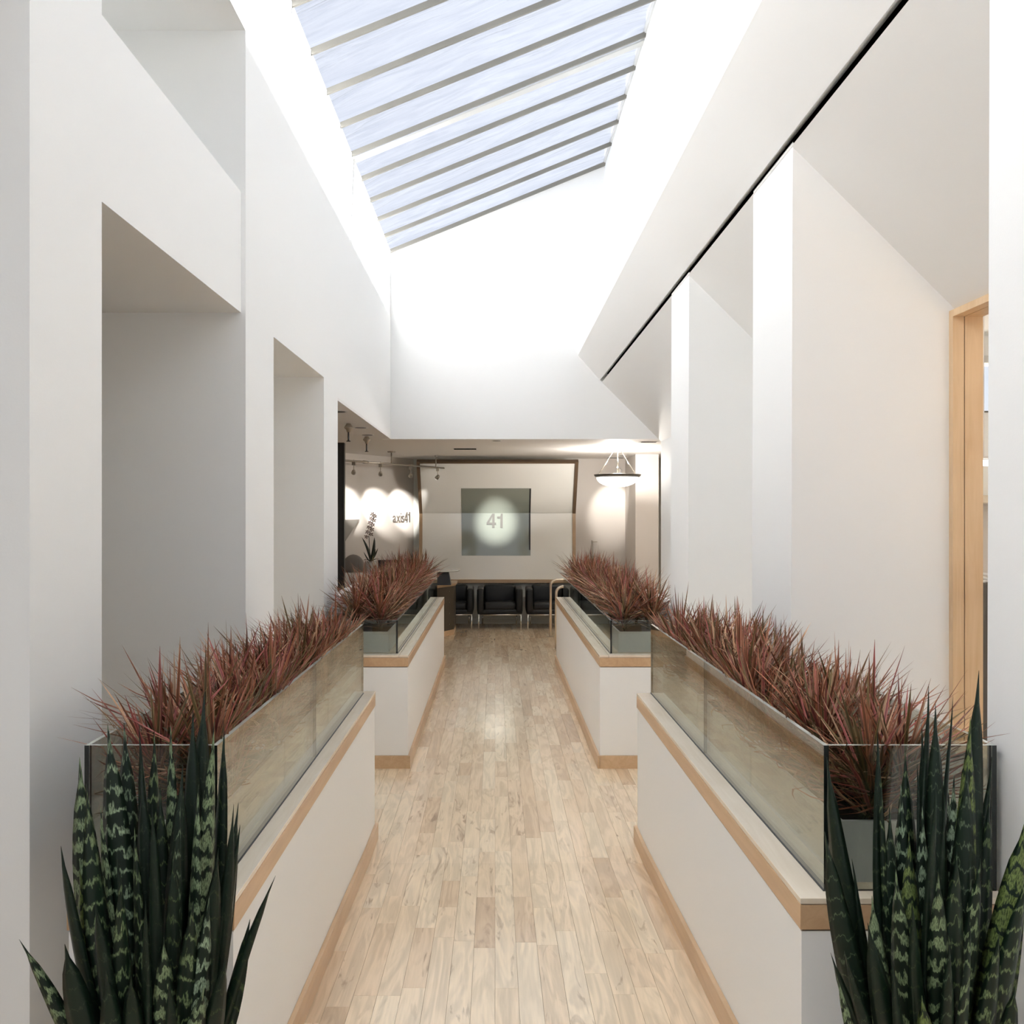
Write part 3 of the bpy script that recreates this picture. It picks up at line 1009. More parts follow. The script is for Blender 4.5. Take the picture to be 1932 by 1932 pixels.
LT = [(150, 1428, 46, -22, -.03), (163, 1479, 36, -14, -.08), (203, 1366, 50, 4, -.02), (115, 1596, 40, -26, -.10), (36, 1772, 24, 34, -.12),
      (122, 1781, 46, -16, -.15), (234, 1362, 40, -3, .08), (262, 1367, 24, 6, .03), (291, 1375, 36, 0, .09), (322, 1367, 34, 4, .08),
      (364, 1340, 42, 4, .05), (386, 1303, 40, 8, .09), (404, 1362, 36, 12, .02), (423, 1373, 34, 14, .10), (441, 1517, 22, 16, -.02),
      (450, 1514, 28, 8, .04), (453, 1556, 34, 14, .00), (520, 1652, 22, -30, -.06), (472, 1734, 44, 14, -.05), (287, 1517, 30, 6, -.07),
      (340, 1514, 30, -8, -.06), (221, 1600, 24, 2, -.09), (254, 1560, 30, 2, -.05), (227, 1640, 34, -4, -.12), (412, 1600, 34, 6, -.10),
      (309, 1768, 38, 8, -.14), (427, 1803, 34, 6, -.13), (247, 1840, 40, -4, -.15), (345, 1440, 34, -2, .0), (190, 1520, 36, -8, -.03),
      (302, 1480, 34, 2, .01), (375, 1480, 36, 6, -.01), (268, 1460, 36, 0, .01), (180, 1700, 38, -8, -.13), (365, 1700, 38, 4, -.13),
      (215, 1430, 38, -4, .06), (330, 1600, 36, 2, -.09), (275, 1700, 30, 0, -.14), (150, 1640, 40, -14, -.06), (395, 1690, 30, 8, -.12),
      (320, 1850, 40, 6, -.16), (200, 1830, 42, -6, -.16), (385, 1860, 36, 10, -.16)]
RT = [(1847, 1265, 40, 6, .02), (1752, 1291, 30, 2, .05), (1765, 1327, 36, -2, .03), (1798, 1314, 26, -14, .09), (1831, 1353, 36, 6, -.02),
      (1655, 1375, 44, -12, .03), (1739, 1367, 30, 0, .07), (1560, 1428, 36, -24, .06), (1556, 1569, 40, -26, -.06), (1659, 1437, 24, -18, .0),
      (1708, 1415, 40, -4, .08), (1787, 1415, 26, 4, .1), (1871, 1428, 26, 14, .05), (1867, 1503, 36, 16, .0), (1936, 1543, 52, 4, -.06),
      (1940, 1640, 40, 10, -.10), (1567, 1797, 20, -14, -.10), (1593, 1794, 22, -12, -.13), (1578, 1841, 22, -12, -.15), (1607, 1620, 34, -12, -.02),
      (1765, 1481, 34, 2, -.10), (1782, 1500, 26, 4, -.04), (1825, 1440, 42, 8, -.04), (1690, 1640, 40, -4, -.10), (1645, 1690, 36, -8, -.08),
      (1715, 1570, 36, -2, -.06), (1739, 1878, 36, 6, -.16), (1637, 1741, 40, -8, -.14), (1678, 1520, 34, -8, .0), (1740, 1520, 34, 0, .02),
      (1805, 1600, 40, 6, -.10), (1850, 1620, 38, 10, -.08), (1700, 1480, 36, -4, .05), (1665, 1600, 36, -8, .04), (1770, 1640, 38, 2, -.13),
      (1720, 1700, 40, 0, -.13), (1830, 1740, 38, 8, -.14), (1790, 1780, 34, 4, -.16), (1885, 1760, 36, 14, -.12), (1680, 1800, 38, -6, -.16),
      (1730, 1440, 36, 0, .04), (1800, 1460, 36, 4, .03), (1915, 1860, 34, 16, -.14)]
snake_plant(-0.745, 2.10, 0.19, LT, 'dark banded snake plant in front of the near left half wall', 3)
snake_plant(0.955, 2.10, 0.19, RT, 'dark banded snake plant in front of the near right half wall', 4)

# ------------------------------------------------------------------ gloss board wall with the square panel
YB = 15.35
bx0, bx1 = -1.168, 1.245
ZB0, ZS, ZT, YT = 0.718, 1.784, 2.566, 14.83
bd = empty('display_board', ((bx0 + bx1) / 2, YB, ZB0), 'wide white gloss board with brown wooden frame above the armchairs', 'board')
obj('lower_panel', MB().box(bx0, bx1, YB, YB + 0.03, ZB0, ZS - 0.003).v, MB().box(0, 1, 0, 1, 0, 1).f, M['board'], bd)
up2 = Vector((0, YT - YB, ZT - ZS)).normalized(); nb = Vector((0, up2.z, -up2.y))


def tilted(name, xa, xb, t0, t1, d0, d1, mat, parent):
    """slab on the leaning upper panel: t along the panel, d depth behind it"""
    base = Vector((0, YB, ZS))
    v = []
    for t in (t0, t1):
        for d in (d0, d1):
            for x in (xa, xb):
                q = base + up2 * t + nb * d
                v.append((x, q.y, q.z))
    f = [(0, 1, 5, 4), (2, 6, 7, 3), (0, 2, 3, 1), (4, 5, 7, 6), (0, 4, 6, 2), (1, 3, 7, 5)]
    return fix_normals(obj(name, v, f, mat, parent))


HL = (Vector((YT, ZT)) - Vector((YB, ZS))).length
tilted('upper_panel', bx0, bx1, 0.004, HL, 0, 0.03, M['board'], bd)
for xa, xb in ((bx0 - 0.05, bx0), (bx1, bx1 + 0.05)):
    tilted('frame_stile', xa, xb, 0.0, HL + 0.03, -0.03, 0.05, M['walnut'], bd)
    box('frame_stile', xa, xb, YB - 0.03, YB + 0.05, ZB0, ZS, M['ledge'], bd)
tilted('frame_rail', bx0, bx1, HL, HL + 0.03, -0.03, 0.05, M['walnut'], bd)
box('ledge', bx0 - 0.05, bx1 + 0.05, YB - 0.07, YB + 0.2, ZB0 - 0.055, ZB0, M['ledge'], bd, 0.004)
sq = empty('square_panel', (0.017, YB - 0.01, 1.10), 'square grey-green glass panel numbered 41 on the white board', 'panel')
sx0, sx1 = -0.537, 0.571
box('lower_glass', sx0, sx1, YB - 0.006, YB - 0.0005, 1.10, ZS - 0.002, M['mirror'], sq)
tilted('upper_glass', sx0, sx1, 0.002, 0.47, -0.006, -0.0005, M['mirror'], sq)
box('dark_edge', sx1 - 0.026, sx1 - 0.002, YB - 0.008, YB - 0.006, 1.19, ZS - 0.004, M['darkstrip'], sq)
tilted('dark_edge', sx1 - 0.026, sx1 - 0.002, 0.004, 0.465, -0.008, -0.006, M['darkstrip'], sq)


def text_curve(ch, size):
    cu = bpy.data.curves.new('glyph', 'FONT')
    cu.body = ch; cu.size = size
    tmp = bpy.data.objects.new('glyph', cu); COL.objects.link(tmp)
    dg = bpy.context.evaluated_depsgraph_get()
    me0 = bpy.data.meshes.new_from_object(tmp.evaluated_get(dg))
    bpy.data.objects.remove(tmp)
    v = [(p.co.x, p.co.y) for p in me0.vertices]
    f = [tuple(p.vertices) for p in me0.polygons]
    bpy.data.meshes.remove(me0)
    return v, f


def glyph(name, ch, h, origin, xdir, normal, depth, mat, parent, bold=1.0, xs=1.0):
    """one raised character of cap height h; returns its width"""
    nd = Vector(normal).normalized(); xd = Vector(xdir).normalized(); o0 = Vector(origin)
    mb = MB()
    if ch in '41':
        w = 0.17 * h * bold
        if ch == '1':
            polys = [[(0.22, 0), (0.22 + w / h, 0), (0.22 + w / h, 1), (0.22 + 0.25 * w / h, 1), (0.22, 0.80)],
                     [(0.0, 0.80), (0.0, 0.80 - 0.75 * w / h), (0.22, 0.80 - 0.75 * w / h), (0.22, 0.80)]]
            wid = 0.22 + w / h
        else:
            b = w / h
            polys = [[(0.40, 0), (0.40 + b, 0), (0.40 + b, 1), (0.40, 1)],
                     [(0.0, 0.22), (0.40, 0.22), (0.40, 0.22 + b * .85), (0.0, 0.22 + b * .85)],
                     [(0.40 + b, 0.22), (0.50 + b, 0.22), (0.50 + b, 0.22 + b * .85), (0.40 + b, 0.22 + b * .85)],
                     [(0.0, 0.22 + b * .85), (b * 1.05, 0.22 + b * .85), (0.40, 0.78), (0.40, 1.0)]]
            wid = 0.50 + b
        for pl in polys:
            n = len(pl)
            v = [o0 + xd * (x * h * xs) + Vector((0, 0, z * h)) for x, z in pl]
            v += [p + nd * depth for p in v]
            mb.add(v, [tuple(range(n)), tuple(range(2 * n - 1, n - 1, -1))] + [(i, i + n, (i + 1) % n + n, (i + 1) % n) for i in range(n)])
        wid *= h * xs
    else:
        pts, fs = text_curve(ch, h / 0.70)
        x0 = min(p[0] for p in pts); wid = (max(p[0] for p in pts) - x0) * xs
        n = len(pts)
        v = [o0 + xd * ((x - x0) * xs) + Vector((0, 0, z)) for x, z in pts]
        v += [p + nd * depth for p in v]
        ed = {}
        for f in fs:
            for a, b in zip(f, f[1:] + f[:1]):
                k = (min(a, b), max(a, b)); ed.setdefault(k, []).append((a, b))
        side = [(a, b, b + n, a + n) for k, l in ed.items() if len(l) == 1 for a, b in l]
        mb.add(v, [tuple(reversed(f)) for f in fs] + [tuple(i + n for i in f) for f in fs] + side)
    fix_normals(mb.build(name, mat, parent))
    return wid


pos = -0.135
for ch in '41':
    pos += glyph('numeral', ch, 0.225, (pos, YB - 0.0065, 1.55), (1, 0, 0), (0, -1, 0), 0.02, M['letter'], sq, 1.0) + 0.02
# lettering on the slanted wall
sg = Vector((-2.22, 14.1)) + d2 * 1.175
sn3 = Vector((n2.x, n2.y, 0)); sd3 = Vector((d2.x, d2.y, 0))
sign = empty('wall_sign', (sg.x, sg.y, 1.63), 'grey metal letters axis41 on the spotlit slanted wall', 'sign')
pos = 0.0
for ch in 'axis41':
    pos += glyph('letter', ch, 0.165, Vector((sg.x, sg.y, 1.635)) + sd3 * pos + sn3 * 0.001, sd3, sn3, 0.012, M['letter2'], sign, 0.7, 0.85) + 0.012

# ------------------------------------------------------------------ armchairs
def rbox(x0, x1, y0, y1, z0, z1, r, seg=3):
    bm = bmesh.new()
    bmesh.ops.create_cube(bm, size=1.0)
    for v in bm.verts:
        v.co = Vector((x0 + (v.co.x + .5) * (x1 - x0), y0 + (v.co.y + .5) * (y1 - y0), z0 + (v.co.z + .5) * (z1 - z0)))
    bmesh.ops.bevel(bm, geom=bm.edges[:], offset=r, segments=seg, affect='EDGES', profile=0.5)
    vs_ = [v.co.copy() for v in bm.verts]; bm.verts.index_update()
    fs = [tuple(v.index for v in f.verts) for f in bm.faces]
    bm.free()
    return vs_, fs


def armchair(x, y, label):
    t = empty('armchair', (x, y, 0), label, 'armchair', 'black armchairs in a row')
    def part(name, b, r, mat=M['leather']):
        v, f = rbox(x + b[0], x + b[1], y + b[2], y + b[3], b[4], b[5], r)
        return obj(name, v, f, mat, t, True)
    part('base', (-.345, .345, -.29, .30, .225, .305), .02)
    part('arm', (-.35, -.245, -.30, .30, .25, .625), .03)
    part('arm', (.245, .35, -.30, .30, .25, .625), .03)
    part('backrest', (-.25, .25, .16, .31, .30, .655), .04)
    part('seat_cushion', (-.243, .243, -.285, .17, .285, .405), .035)
    for sx in (-1, 1):
        for yy in (-.275, .27):
            MB().tube([(x + sx * (.325 if yy < 0 else .27), y + yy, 0.0), (x + sx * (.325 if yy < 0 else .27), y + yy, .23)], 0.011, 8).build('leg', M['chrome'], t, True)
    MB().tube([(x - .325, y - .275, .222), (x + .325, y - .275, .222)], 0.009, 8).build('crossbar', M['chrome'], t, True)
    MB().tube([(x - .27, y + .27, .222), (x + .27, y + .27, .222)], 0.009, 8).build('crossbar', M['chrome'], t, True)
    return t


YC = 14.92
armchair(-0.684, YC, 'black leather armchair half hidden behind the bronze desk end')
armchair(0.073, YC, 'black leather armchair in full view at the end of the aisle')
armchair(0.830, YC, 'black leather armchair partly behind the steel rail')
armchair(1.587, YC, 'black leather armchair seen only through the right glass screen')

# ------------------------------------------------------------------ handrails
def handrail(y, x0, x1, h, label):
    t = empty('handrail', (x0, y, 0), label, 'handrail', 'steel rails at the end of the aisle')
    pts = [(x0, y, 0.008)]
    r = 0.085
    pts.append((x0, y, h - r))
    for k in range(1, 7):
        a = math.pi / 2 * k / 6
        pts.append((x0 + r - r * math.cos(a), y, h - r + r * math.sin(a)))
    pts.append((x1 - r, y + 0.25, h))
    for k in range(1, 7):
        a = math.pi / 2 * k / 6
        pts.append((x1 - r + r * math.sin(a), y + 0.25, h - r + r * math.cos(a)))
    pts.append((x1, y + 0.25, 0.008))
    MB().tube(pts, 0.019, 10).build('tube', M['railsteel'], t, True)
    for (xx, yy) in ((x0, y), (x1, y + 0.25)):
        MB().lathe([(0.045, 0.0), (0.045, 0.006), (0.03, 0.010)], (xx, yy, 0), 16).build('flange', M['railsteel'], t)
    return t


handrail(13.75, 0.80, 1.42, 0.815, 'rounded steel rail standing farther from the camera, before the armchairs')
handrail(12.43, 0.797, 1.42, 0.82, 'rounded steel rail just past the right half wall end')

# ------------------------------------------------------------------ reception desk
dk = empty('reception_desk', (-1.5, 13.6, 0), 'curved reception desk with dark bronze bolted end panel', 'desk')
path = [(-2.35, 12.75), (-1.9, 12.77), (-1.5, 12.85), (-1.05, 13.15), (-0.80, 13.62), (-0.605, 14.02), (-0.60, 14.62)]


def offset_path(pts, d):
    out = []
    for i, p in enumerate(pts):
        a = Vector(pts[max(i - 1, 0)]); b = Vector(pts[min(i + 1, len(pts) - 1)])
        t = (b - a).normalized()
        out.append(Vector(p) + Vector((-t.y, t.x)) * d)
    return out


inner = offset_path(path, 0.05)
for i in range(len(path) - 1):
    e = 0.002
    a, b = Vector(path[i]), Vector(path[i + 1]); c, d = inner[i + 1], inner[i]
    tt = (b - a).normalized() * e
    fix_normals(MB().prism([tuple(a + tt), tuple(b - tt), tuple(c - tt), tuple(d + tt)], 0.075, 0.715, 'z').build('front_panel', M['bronze'], dk))
    fix_normals(MB().prism([tuple(a), tuple(b), tuple(c), tuple(d)], 0.0, 0.075, 'z').build('plinth', M['maple_base'], dk))
pa, pb = Vector(path[4]), Vector(path[5]); pd = (pb - pa).normalized(); pn = Vector((pd.y, -pd.x))
for zz in (0.16, 0.32, 0.48, 0.64):
    for s in (0.30,):
        q = pa + pd * s
        MB().tube([(q.x, q.y, zz), (q.x + pn.x * 0.006, q.y + pn.y * 0.006, zz)], 0.008, 8).build('bolt', M['nickel'], dk)
outer = offset_path(path, -0.025); deep = offset_path(path, 0.55)
for i in range(len(path) - 1):
    fix_normals(MB().prism([tuple(outer[i]), tuple(outer[i + 1]), tuple(deep[i + 1]), tuple(deep[i])], 0.715, 0.75, 'z').build('desk_top', M['ledge'], dk))
# raised ledge
lg = box('desk_ledge', -2.25, -1.45, 13.10, 13.45, 0.75, 0.94, M['whiteplastic'])
tag(lg, 'pale raised ledge on the reception desk under the orchid', 'ledge')
bk = empty('round_table_top', (-0.75, 13.72, 0.75), 'round pale glass top on a black tapered base at the desk end', 'table top')
MB().prism([(-0.85, 13.62), (-0.64, 13.62), (-0.62, 13.80), (-0.85, 13.80)], 0.75, 0.80, 'z')
v = []
for (z, k) in ((0.75, 1.0), (0.945, 0.78)):
    for (dx, dy) in ((-.105, -.09), (.105, -.09), (.105, .09), (-.105, .09)):
        v.append((-0.735 + dx * k - (0.012 if z > .8 else 0), 13.72 + dy * k, z))
fix_normals(obj('base', v, [(3, 2, 1, 0), (4, 5, 6, 7), (0, 1, 5, 4), (1, 2, 6, 5), (2, 3, 7, 6), (3, 0, 4, 7)], M['blackpanel'], bk))
MB().lathe([(0.26, 0.0), (0.275, 0.006), (0.275, 0.014), (0.26, 0.02)], (-0.78, 13.72, 0.945), 40).build('disc', M['frosted'], bk)
o = box('desk_screen', -1.66, -1.24, 13.52, 13.56, 0.75, 1.115, M['blackpanel'], None, 0.006)
tag(o, 'low black panel standing on the desk behind the orchid', 'panel')

# office chair behind the desk
oc = empty('office_chair', (-2.18, 13.62, 0), 'grey office chair with rounded back behind the reception desk', 'chair')
bm = bmesh.new()
bmesh.ops.create_uvsphere(bm, u_segments=20, v_segments=12, radius=1.0)
vs_ = [Vector((-2.02 + v.co.x * 0.17, 13.62 + v.co.y * 0.07, 0.98 + v.co.z * 0.21)) for v in bm.verts]
bm.verts.index_update(); fs = [tuple(v.index for v in f.verts) for f in bm.faces]; bm.free()
obj('backrest', vs_, fs, M['chairgrey'], oc, True)
v, f = rbox(-2.22, -1.82, 13.62, 14.0, 0.44, 0.52, 0.03)
obj('seat', v, f, M['chairgrey'], oc, True)
MB().tube([(-2.02, 13.8, 0.06), (-2.02, 13.8, 0.45)], 0.025, 10).build('column', M['nickel'], oc)
MB().tube([(-2.02, 13.70, 0.50), (-2.02, 13.62, 0.62), (-2.02, 13.62, 0.85)], 0.02, 8).build('back_support', M['blackpanel'], oc)
for k in range(5):
    a = 2 * math.pi * k / 5
    MB().tube([(-2.02, 13.8, 0.08), (-2.02 + .26 * math.cos(a), 13.8 + .26 * math.sin(a), 0.03)], [0.022, 0.014], 6).build('leg', M['blackpanel'], oc)

# orchid
OX, OY, OZ = -1.725, 13.27, 0.94
orc = empty('orchid', (OX, OY, OZ), 'dark potted orchid with a tall spike of brown flowers on the desk ledge', 'plant')
MB().lathe([(0.060, 0), (0.075, 0.02), (0.088, 0.10), (0.095, 0.17), (0.086, 0.17), (0.080, 0.14)], (OX, OY, OZ), 24).build('pot', M['ceramic'], orc, True)


def strap(name, pts, w, parent, mat):
    pts = [Vector(p) for p in pts]
    V, Fc = [], []
    n = 8
    for i in range(n + 1):
        t = i / n
        p = pts[0] * (1 - t) ** 2 + pts[1] * 2 * t * (1 - t) + pts[2] * t * t
        ww = w * math.sin(math.pi * min(0.999, 0.12 + 0.88 * t)) ** 0.7 + 0.0006
        V += [p + Vector((-ww, 0, ww * .3)), p + Vector((0, 0.004, 0)), p + Vector((ww, 0, ww * .3)), p + Vector((0, -0.004, 0))]
    for i in range(n):
        for k in range(4):
            a = i * 4 + k; b = i * 4 + (k + 1) % 4
            Fc.append((a, b, b + 4, a + 4))
    return obj(name, V, Fc, mat, parent, True)


zb = OZ + 0.16
for (mx, mz, tx, tz, w) in ((-0.02, .16, -.12, .34, .020), (.05, .14, .045, .34, .022), (.05, .06, .095, .19, .013), (.05, .10, .06, .19, .016), (-.05, .02, -.10, .14, .010), (.06, .05, .12, .04, .016), (-.06, .05, -.10, .02, .018)):
    strap('leaf', [(OX - .005, OY, zb), (OX + mx, OY + RNG.uniform(-.03, .02), zb + mz), (OX + tx, OY + RNG.uniform(-.05, .03), zb + tz)], w, orc, M['orchidleaf'])
stem = [Vector((OX, OY, zb)), Vector((OX - .02, OY, zb + .18)), Vector((OX - .03, OY, zb + .36)), Vector((OX + .005, OY, zb + .52)), Vector((OX + .045, OY, zb + .66))]
MB().tube(stem, 0.005, 6).build('flower_stem', M['orchidleaf'], orc)
for k in range(11):
    t = 0.48 + 0.52 * k / 10
    i = min(3, int(t * 4)); q = stem[i].lerp(stem[i + 1], t * 4 - i)
    side = (1 if k % 2 else -1)
    c = q + Vector((side * 0.028 * (1.1 - 0.03 * k), -0.02, 0.004))
    V, Fc = [], []
    for pz in range(5):
        a = 2 * math.pi * pz / 5 + k * 0.6
        d = Vector((math.cos(a), -0.25, math.sin(a))) * RNG.uniform(0.030, 0.042)
        s = Vector((-math.sin(a), 0, math.cos(a))) * 0.0085
        b0 = len(V)
        V += [c, c + d * .5 + s + Vector((0, -.003, 0)), c + d, c + d * .5 - s - Vector((0, -.003, 0)), c + d * .5 + Vector((0, -.006, 0))]
        Fc += [(b0, b0 + 1, b0 + 4), (b0 + 1, b0 + 2, b0 + 4), (b0 + 2, b0 + 3, b0 + 4), (b0 + 3, b0, b0 + 4), (b0, b0 + 3, b0 + 2, b0 + 1)]
    obj('flower', V, Fc, M['orchidflower'], orc)
# triangular wall shelf
def on_wall(a, z, d=0.002):
    q = Vector((-2.22, 14.1)) + d2 * a + n2 * d
    return (q.x, q.y, z)


zt_ = 1.686
v = [on_wall(-0.5, zt_), on_wall(0.30, zt_), on_wall(-0.5, zt_ - 0.58), on_wall(-0.5, zt_, 0.2), on_wall(0.30, zt_, 0.03), on_wall(-0.5, zt_ - 0.58, 0.2)]
ws = fix_normals(obj('wall_shelf', v, [(0, 1, 2), (3, 5, 4), (0, 3, 4, 1), (1, 4, 5, 2), (2, 5, 3, 0)], M['shelfshade']))
tag(ws, 'wedge-shaped shelf, shade painted in grey, on the spotlit wall beside the black panel', 'shelf')

# ------------------------------------------------------------------ lamps
def spot(name, loc, target, energy, angle, blend, parent, col=(1.0, 0.945, 0.87), size=0.02):
    ld = bpy.data.lights.new(name, 'SPOT')
    ld.energy = energy; ld.spot_size = math.radians(angle); ld.spot_blend = blend; ld.color = col; ld.shadow_soft_size = size
    o = bpy.data.objects.new(name, ld)
    COL.objects.link(o)
    o.parent = parent
    o.location = Vector(loc) - world_loc(parent)
    o.rotation_euler = (Vector(target) - Vector(loc)).to_track_quat('-Z', 'Y').to_euler()
    return o


ZRAIL = 2.485
ra, rb_ = Vector((-2.30, 12.38, ZRAIL)), Vector((-0.66, 15.12, ZRAIL))
tr = empty('track_light', (-1.49, 13.72, ZR), 'slim metal track with small spotlights hanging before the slanted wall', 'track light')
MB().tube([ra, rb_], 0.014, 10).build('rail', M['nickel'], tr, True)
rdir = (rb_ - ra).normalized()


def on_rail(px):
    k = (px - VX) / F
    t = (k * ra.y - ra.x) / ((rb_.x - ra.x) - k * (rb_.y - ra.y))
    return ra + (rb_ - ra) * t


for px, plate in ((738.5, True), (822.5, False)):
    q = on_rail(px)
    MB().tube([q, Vector((q.x, q.y, ZR - 0.01))], 0.008, 8).build('stem', M['nickel'], tr, True)
    MB().lathe([(0.055 if plate else 0.02, -0.02), (0.06 if plate else 0.022, -0.006), (0.06 if plate else 0.022, 0.0)], (q.x, q.y, ZR), 18).build('canopy', M['nickel'], tr)
q = on_rail(690); MB().tube([q - rdir * 0.05, q + rdir * 0.05], 0.021, 10).build('joint', M['nickel'], tr, True)
q = on_rail(847); MB().tube([rb_ - rdir * 0.02, rb_ + rdir * 0.005], 0.02, 10).build('end_cap', M['nickel'], tr, True)


def wall_at(px, z):
    k = (px - VX) / F
    o0 = Vector((-2.22, 14.1))
    t = (k * o0.y - o0.x) / (d2.x - k * d2.y)
    q = o0 + d2 * t
    return Vector((q.x, q.y, z))


targets = [(667.5, wall_at(654, 1.88)), (718, wall_at(712, 1.85)), (775, wall_at(757, 1.86)), (826, wall_at(768, 1.72))]
for px, tgt in targets:
    q = on_rail(px)
    h = empty('lamp_head', (0, 0, 0)); h.parent = tr
    d = (tgt - (q - Vector((0, 0, 0.13)))).normalized()
    c = q - Vector((0, 0, 0.14))
    MB().box(q.x - 0.025, q.x + 0.02, q.y - 0.02, q.y + 0.02, q.z - 0.055, q.z - 0.005).build('driver', M['nickel'], h)
    # the empties carry no offset of their own
    MB().tube([q + Vector((0, 0, 0.02)), c], 0.006, 8).build('arm', M['nickel'], h)
    MB().tube([c - d * 0.035, c - d * 0.015, c + d * 0.02, c + d * 0.04], [0.012, 0.026, 0.030, 0.033], 12).build('shade', M['nickel'], h, True)
    MB().tube([c + d * 0.041, c + d * 0.046], 0.028, 12).build('lens', M['lampglow'], h)
    spot('spot', c + d * 0.06, tgt, 210 if px < 800 else 15, 31, 0.75, h)

# pendant bowl
PX, PY = 1.694, 13.2
pn_ = empty('pendant_lamp', (PX, PY, 2.30), 'white glass bowl pendant with dark rim hanging on thin rods', 'lamp')
MB().lathe([(0.10, -0.018), (0.105, -0.006), (0.10, 0.0)], (PX, PY, ZR), 24).build('canopy', M['whiteplastic'], pn_)
prof = [(0.02 + 0.27 * math.sin(a), -0.135 * math.cos(a)) for a in [math.pi / 2 * k / 8 for k in range(9)]]
MB().lathe([(0.006, -0.135)] + prof, (PX, PY, 2.275), 36).build('bowl', M['lampglow'], pn_, True)
MB().lathe([(0.285, -0.03), (0.315, -0.012), (0.325, 0.012), (0.30, 0.014), (0.288, 0.0)], (PX, PY, 2.30), 40).build('rim', M['bronze'], pn_)
for k in range(3):
    a = math.radians(200 + 120 * k)
    MB().tube([(PX + .04 * math.cos(a), PY + .04 * math.sin(a), ZR - 0.01), (PX + .29 * math.cos(a), PY + .29 * math.sin(a), 2.31)], 0.006, 6).build('rod', M['chrome'], pn_, True)
MB().tube([(PX, PY, ZR - 0.01), (PX, PY, 2.33)], 0.005, 6).build('stem', M['chrome'], pn_, True)
ld = bpy.data.lights.new('bulb', 'POINT'); ld.energy = 85; ld.color = (1, .95, .89); ld.shadow_soft_size = 0.05
lo = bpy.data.objects.new('bulb', ld); COL.objects.link(lo); lo.parent = pn_; lo.location = (0, 0, 0.10)

# recessed downlights, sprinklers, vents, alarm
def downlight(x, y, label, r=0.075, target=None, e=0):
    t = empty('downlight', (x, y, ZR), label, 'downlight', 'recessed ceiling lights')
    mb = MB().lathe([(r * 0.82, -0.004), (r, -0.006), (r * 1.08, 0.0)], (x, y, ZR), 24)
    mb.build('trim_ring', M['whiteplastic'], t)
    MB().lathe([(r * 0.80, -0.0065), (r * 0.80, -0.004)], (x, y, ZR), 20).build('baffle', M['blackpanel'], t)
    if e:
        spot('spot', (x, y, ZR - 0.02), target, e, 40 if e < 140 else 13, 0.7 if e < 140 else 1.0, t)
    return t


downlight(-1.41, 10.0, 'round recessed downlight beside the nearer sprinkler')
downlight(-1.46, 10.9, 'round recessed downlight beside the farther sprinkler')
downlight(-1.385, 8.45, 'round recessed downlight half hidden by the left pier')
downlight(1.95, 14.62, 'round recessed downlight above the pendant glow by the grey wall', 0.06, (1.90, YREAR - 0.06, 1.85), 70)


downlight(0.02, 11.76, 'round recessed downlight just behind the end wall, facing the board', 0.06, (0.02, YB, 1.64), 1500)


def sprinkler(x, y, label):
    t = empty('sprinkler', (x, y, ZR), label, 'sprinkler', 'ceiling sprinklers')
    MB().lathe([(0.016, -0.085), (0.024, -0.06), (0.042, -0.045), (0.044, -0.035), (0.022, -0.004), (0.022, 0.0)], (x, y, ZR), 16).build('cup', M['nickel'], t, True)
    MB().tube([(x, y, ZR - 0.08), (x, y, ZR - 0.17)], 0.009, 8).build('nozzle', M['blackpanel'], t)
    MB().lathe([(0.02, -0.18), (0.024, -0.175), (0.006, -0.165)], (x, y, ZR), 12).build('deflector', M['blackpanel'], t)
    return t


sprinkler(-1.475, 9.60, 'brass ceiling sprinkler nearer the left pier')
sprinkler(-1.50, 11.15, 'brass ceiling sprinkler farther back above the track')


def vent(x0, x1, y0, y1, label):
    t = empty('ceiling_vent', ((x0 + x1) / 2, (y0 + y1) / 2, ZR), label, 'vent', 'slot vents')
    MB().box(x0 - 0.02, x1 + 0.02, y0 - 0.02, y1 + 0.02, ZR - 0.004, ZR).build('frame', M['whiteplastic'], t)
    n = 5
    MB().box(x0, x1, y0, y1, ZR - 0.006, ZR - 0.004).build('opening', M['black'], t)  # solid black slab, the shade inside the slot painted on
    return t


vent(-0.57, -0.26, 13.12, 13.32, 'dark slot vent in the ceiling before the white board')
vent(1.83, 2.02, 11.9, 12.0, 'dark slot vent in the ceiling by the right column')
vent(1.80, 2.05, 15.2, 15.3, 'dark slot vent in the ceiling behind the pendant')
al = empty('fire_alarm', (2.02, YREAR - 0.06, 2.42), 'small round white fire alarm on the grey wall behind the pendant', 'alarm')
MB().tube([(2.02, YREAR - 0.06, 2.47), (2.02, YREAR - 0.075, 2.47), (2.02, YREAR - 0.09, 2.47)], [0.05, 0.05, 0.035], 18).build('body', M['whiteplastic'], al)
MB().tube([(2.02, YREAR - 0.09, 2.47), (2.02, YREAR - 0.10, 2.47)], 0.016, 12).build('lens', M['nickel'], al)
pb_ = empty('wall_bar', (1.575, YREAR - 0.06, 1.0), 'slim steel bar with short arms fixed to the grey wall', 'bar')
MB().tube([(1.575, YREAR - 0.11, 0.95), (1.575, YREAR - 0.11, 1.34)], 0.010, 8).build('bar', M['nickel'], pb_, True)
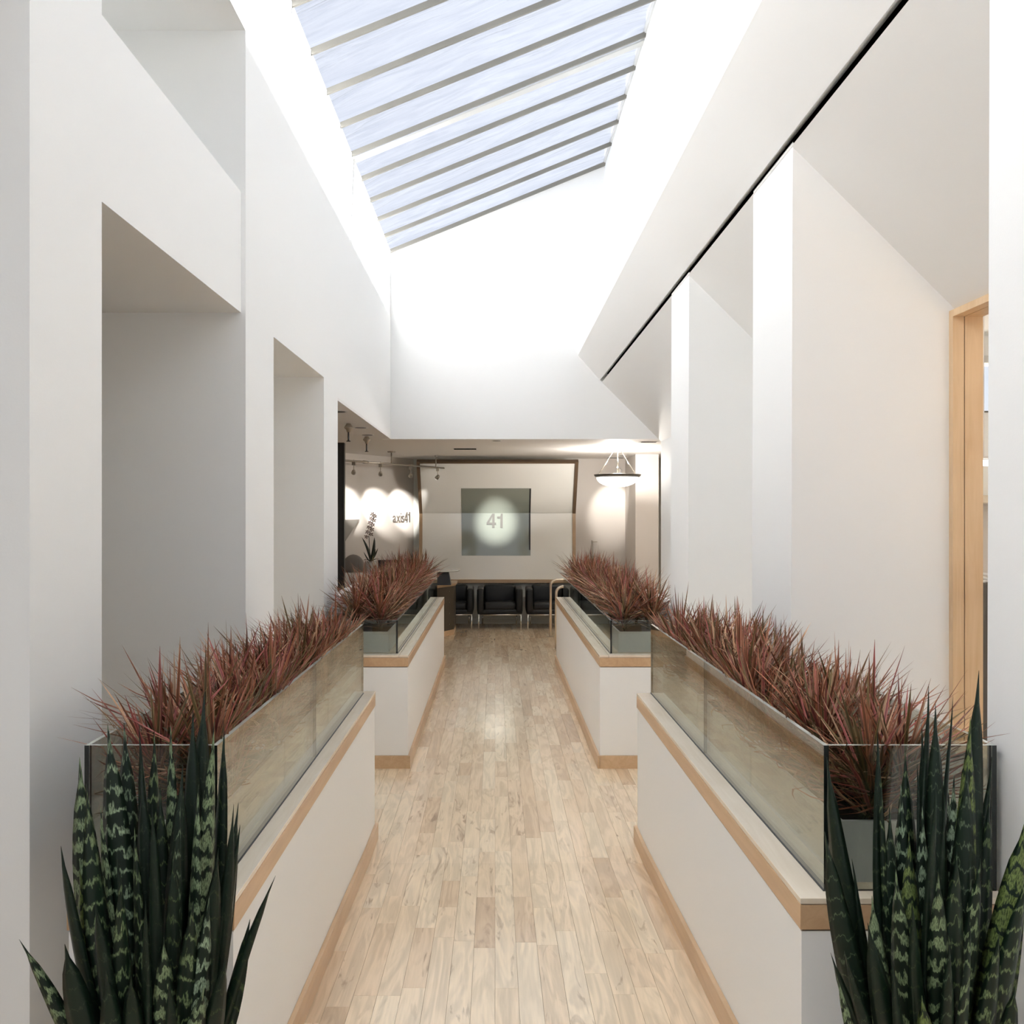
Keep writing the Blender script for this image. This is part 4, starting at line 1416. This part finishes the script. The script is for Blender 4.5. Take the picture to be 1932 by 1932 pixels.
for zz in (1.32, 1.09):
    MB().tube([(1.575, YREAR - 0.06, zz), (1.575, YREAR - 0.11, zz)], 0.007, 8).build('bracket', M['nickel'], pb_)
    MB().tube([(1.575, YREAR - 0.11, zz), (1.66, YREAR - 0.12, zz)], 0.008, 8).build('arm', M['nickel'], pb_)

# ------------------------------------------------------------------ side office seen through the interior window
o = box('office_partition', 2.42, 3.3, 5.28, 5.34, 0, 1.375, M['partition'], None, 0.004)
tag(o, 'dark grey fabric partition seen through the wooden interior window', 'partition')
lt = empty('office_pendant', (3.25, 6.5, 2.05), 'bright linear office lamp with two tubes behind the interior window', 'lamp')
MB().box(2.7, 4.2, 6.46, 6.54, 2.135, 2.15).build('housing', M['whiteplastic'], lt)
MB().box(2.7, 4.2, 6.47, 6.50, 2.085, 2.125).build('tube', M['tube'], lt)
MB().box(2.7, 3.27, 6.51, 6.54, 2.04, 2.075).build('tube', M['tube'], lt)
MB().tube([(3.32, 6.5, 2.15), (3.32, 6.5, 3.5)], 0.012, 6).build('cord', M['whiteplastic'], lt)
ut = empty('office_pendant', (3.51, 7.0, 2.2), 'half-round white office lamp shade seen end on', 'lamp')
V = [(3.51 + 0.042 * math.cos(math.pi + math.pi * k / 10), 2.29 + 0.06 * math.sin(math.pi + math.pi * k / 10)) for k in range(11)]
fix_normals(MB().prism(V, 7.0, 8.2, 'y').build('shade', M['tube'], ut))
MB().tube([(3.51, 7.2, 2.29), (3.51, 7.2, 3.5)], 0.006, 6).build('cord', M['whiteplastic'], ut)
o = box('office_shelf', 2.6, 5.2, 8.6, 9.29, 1.86, 1.93, M['maple_top'], None, 0.003)
tag(o, 'pale wooden shelf high on the office wall', 'shelf')
o = box('office_cabinet', 2.6, 5.2, 8.75, 9.29, 0, 1.86, M['greige'], None, 0.003)
tag(o, 'tall grey cabinet under the pale office shelf', 'cabinet')
wv = empty('desk_tray', (2.72, 5.31, 1.375), 'wavy translucent tray on top of the grey partition', 'tray')
for k, (amp, zz) in enumerate(((0.03, 1.42), (-0.025, 1.40), (0.02, 1.385))):
    pts = [(2.45 + 0.06 * i, 5.31, zz + amp * math.sin(i * 0.9 + k)) for i in range(12)]
    MB().tube(pts, 0.009, 6).build('wire', M['whiteplastic'], wv, True)
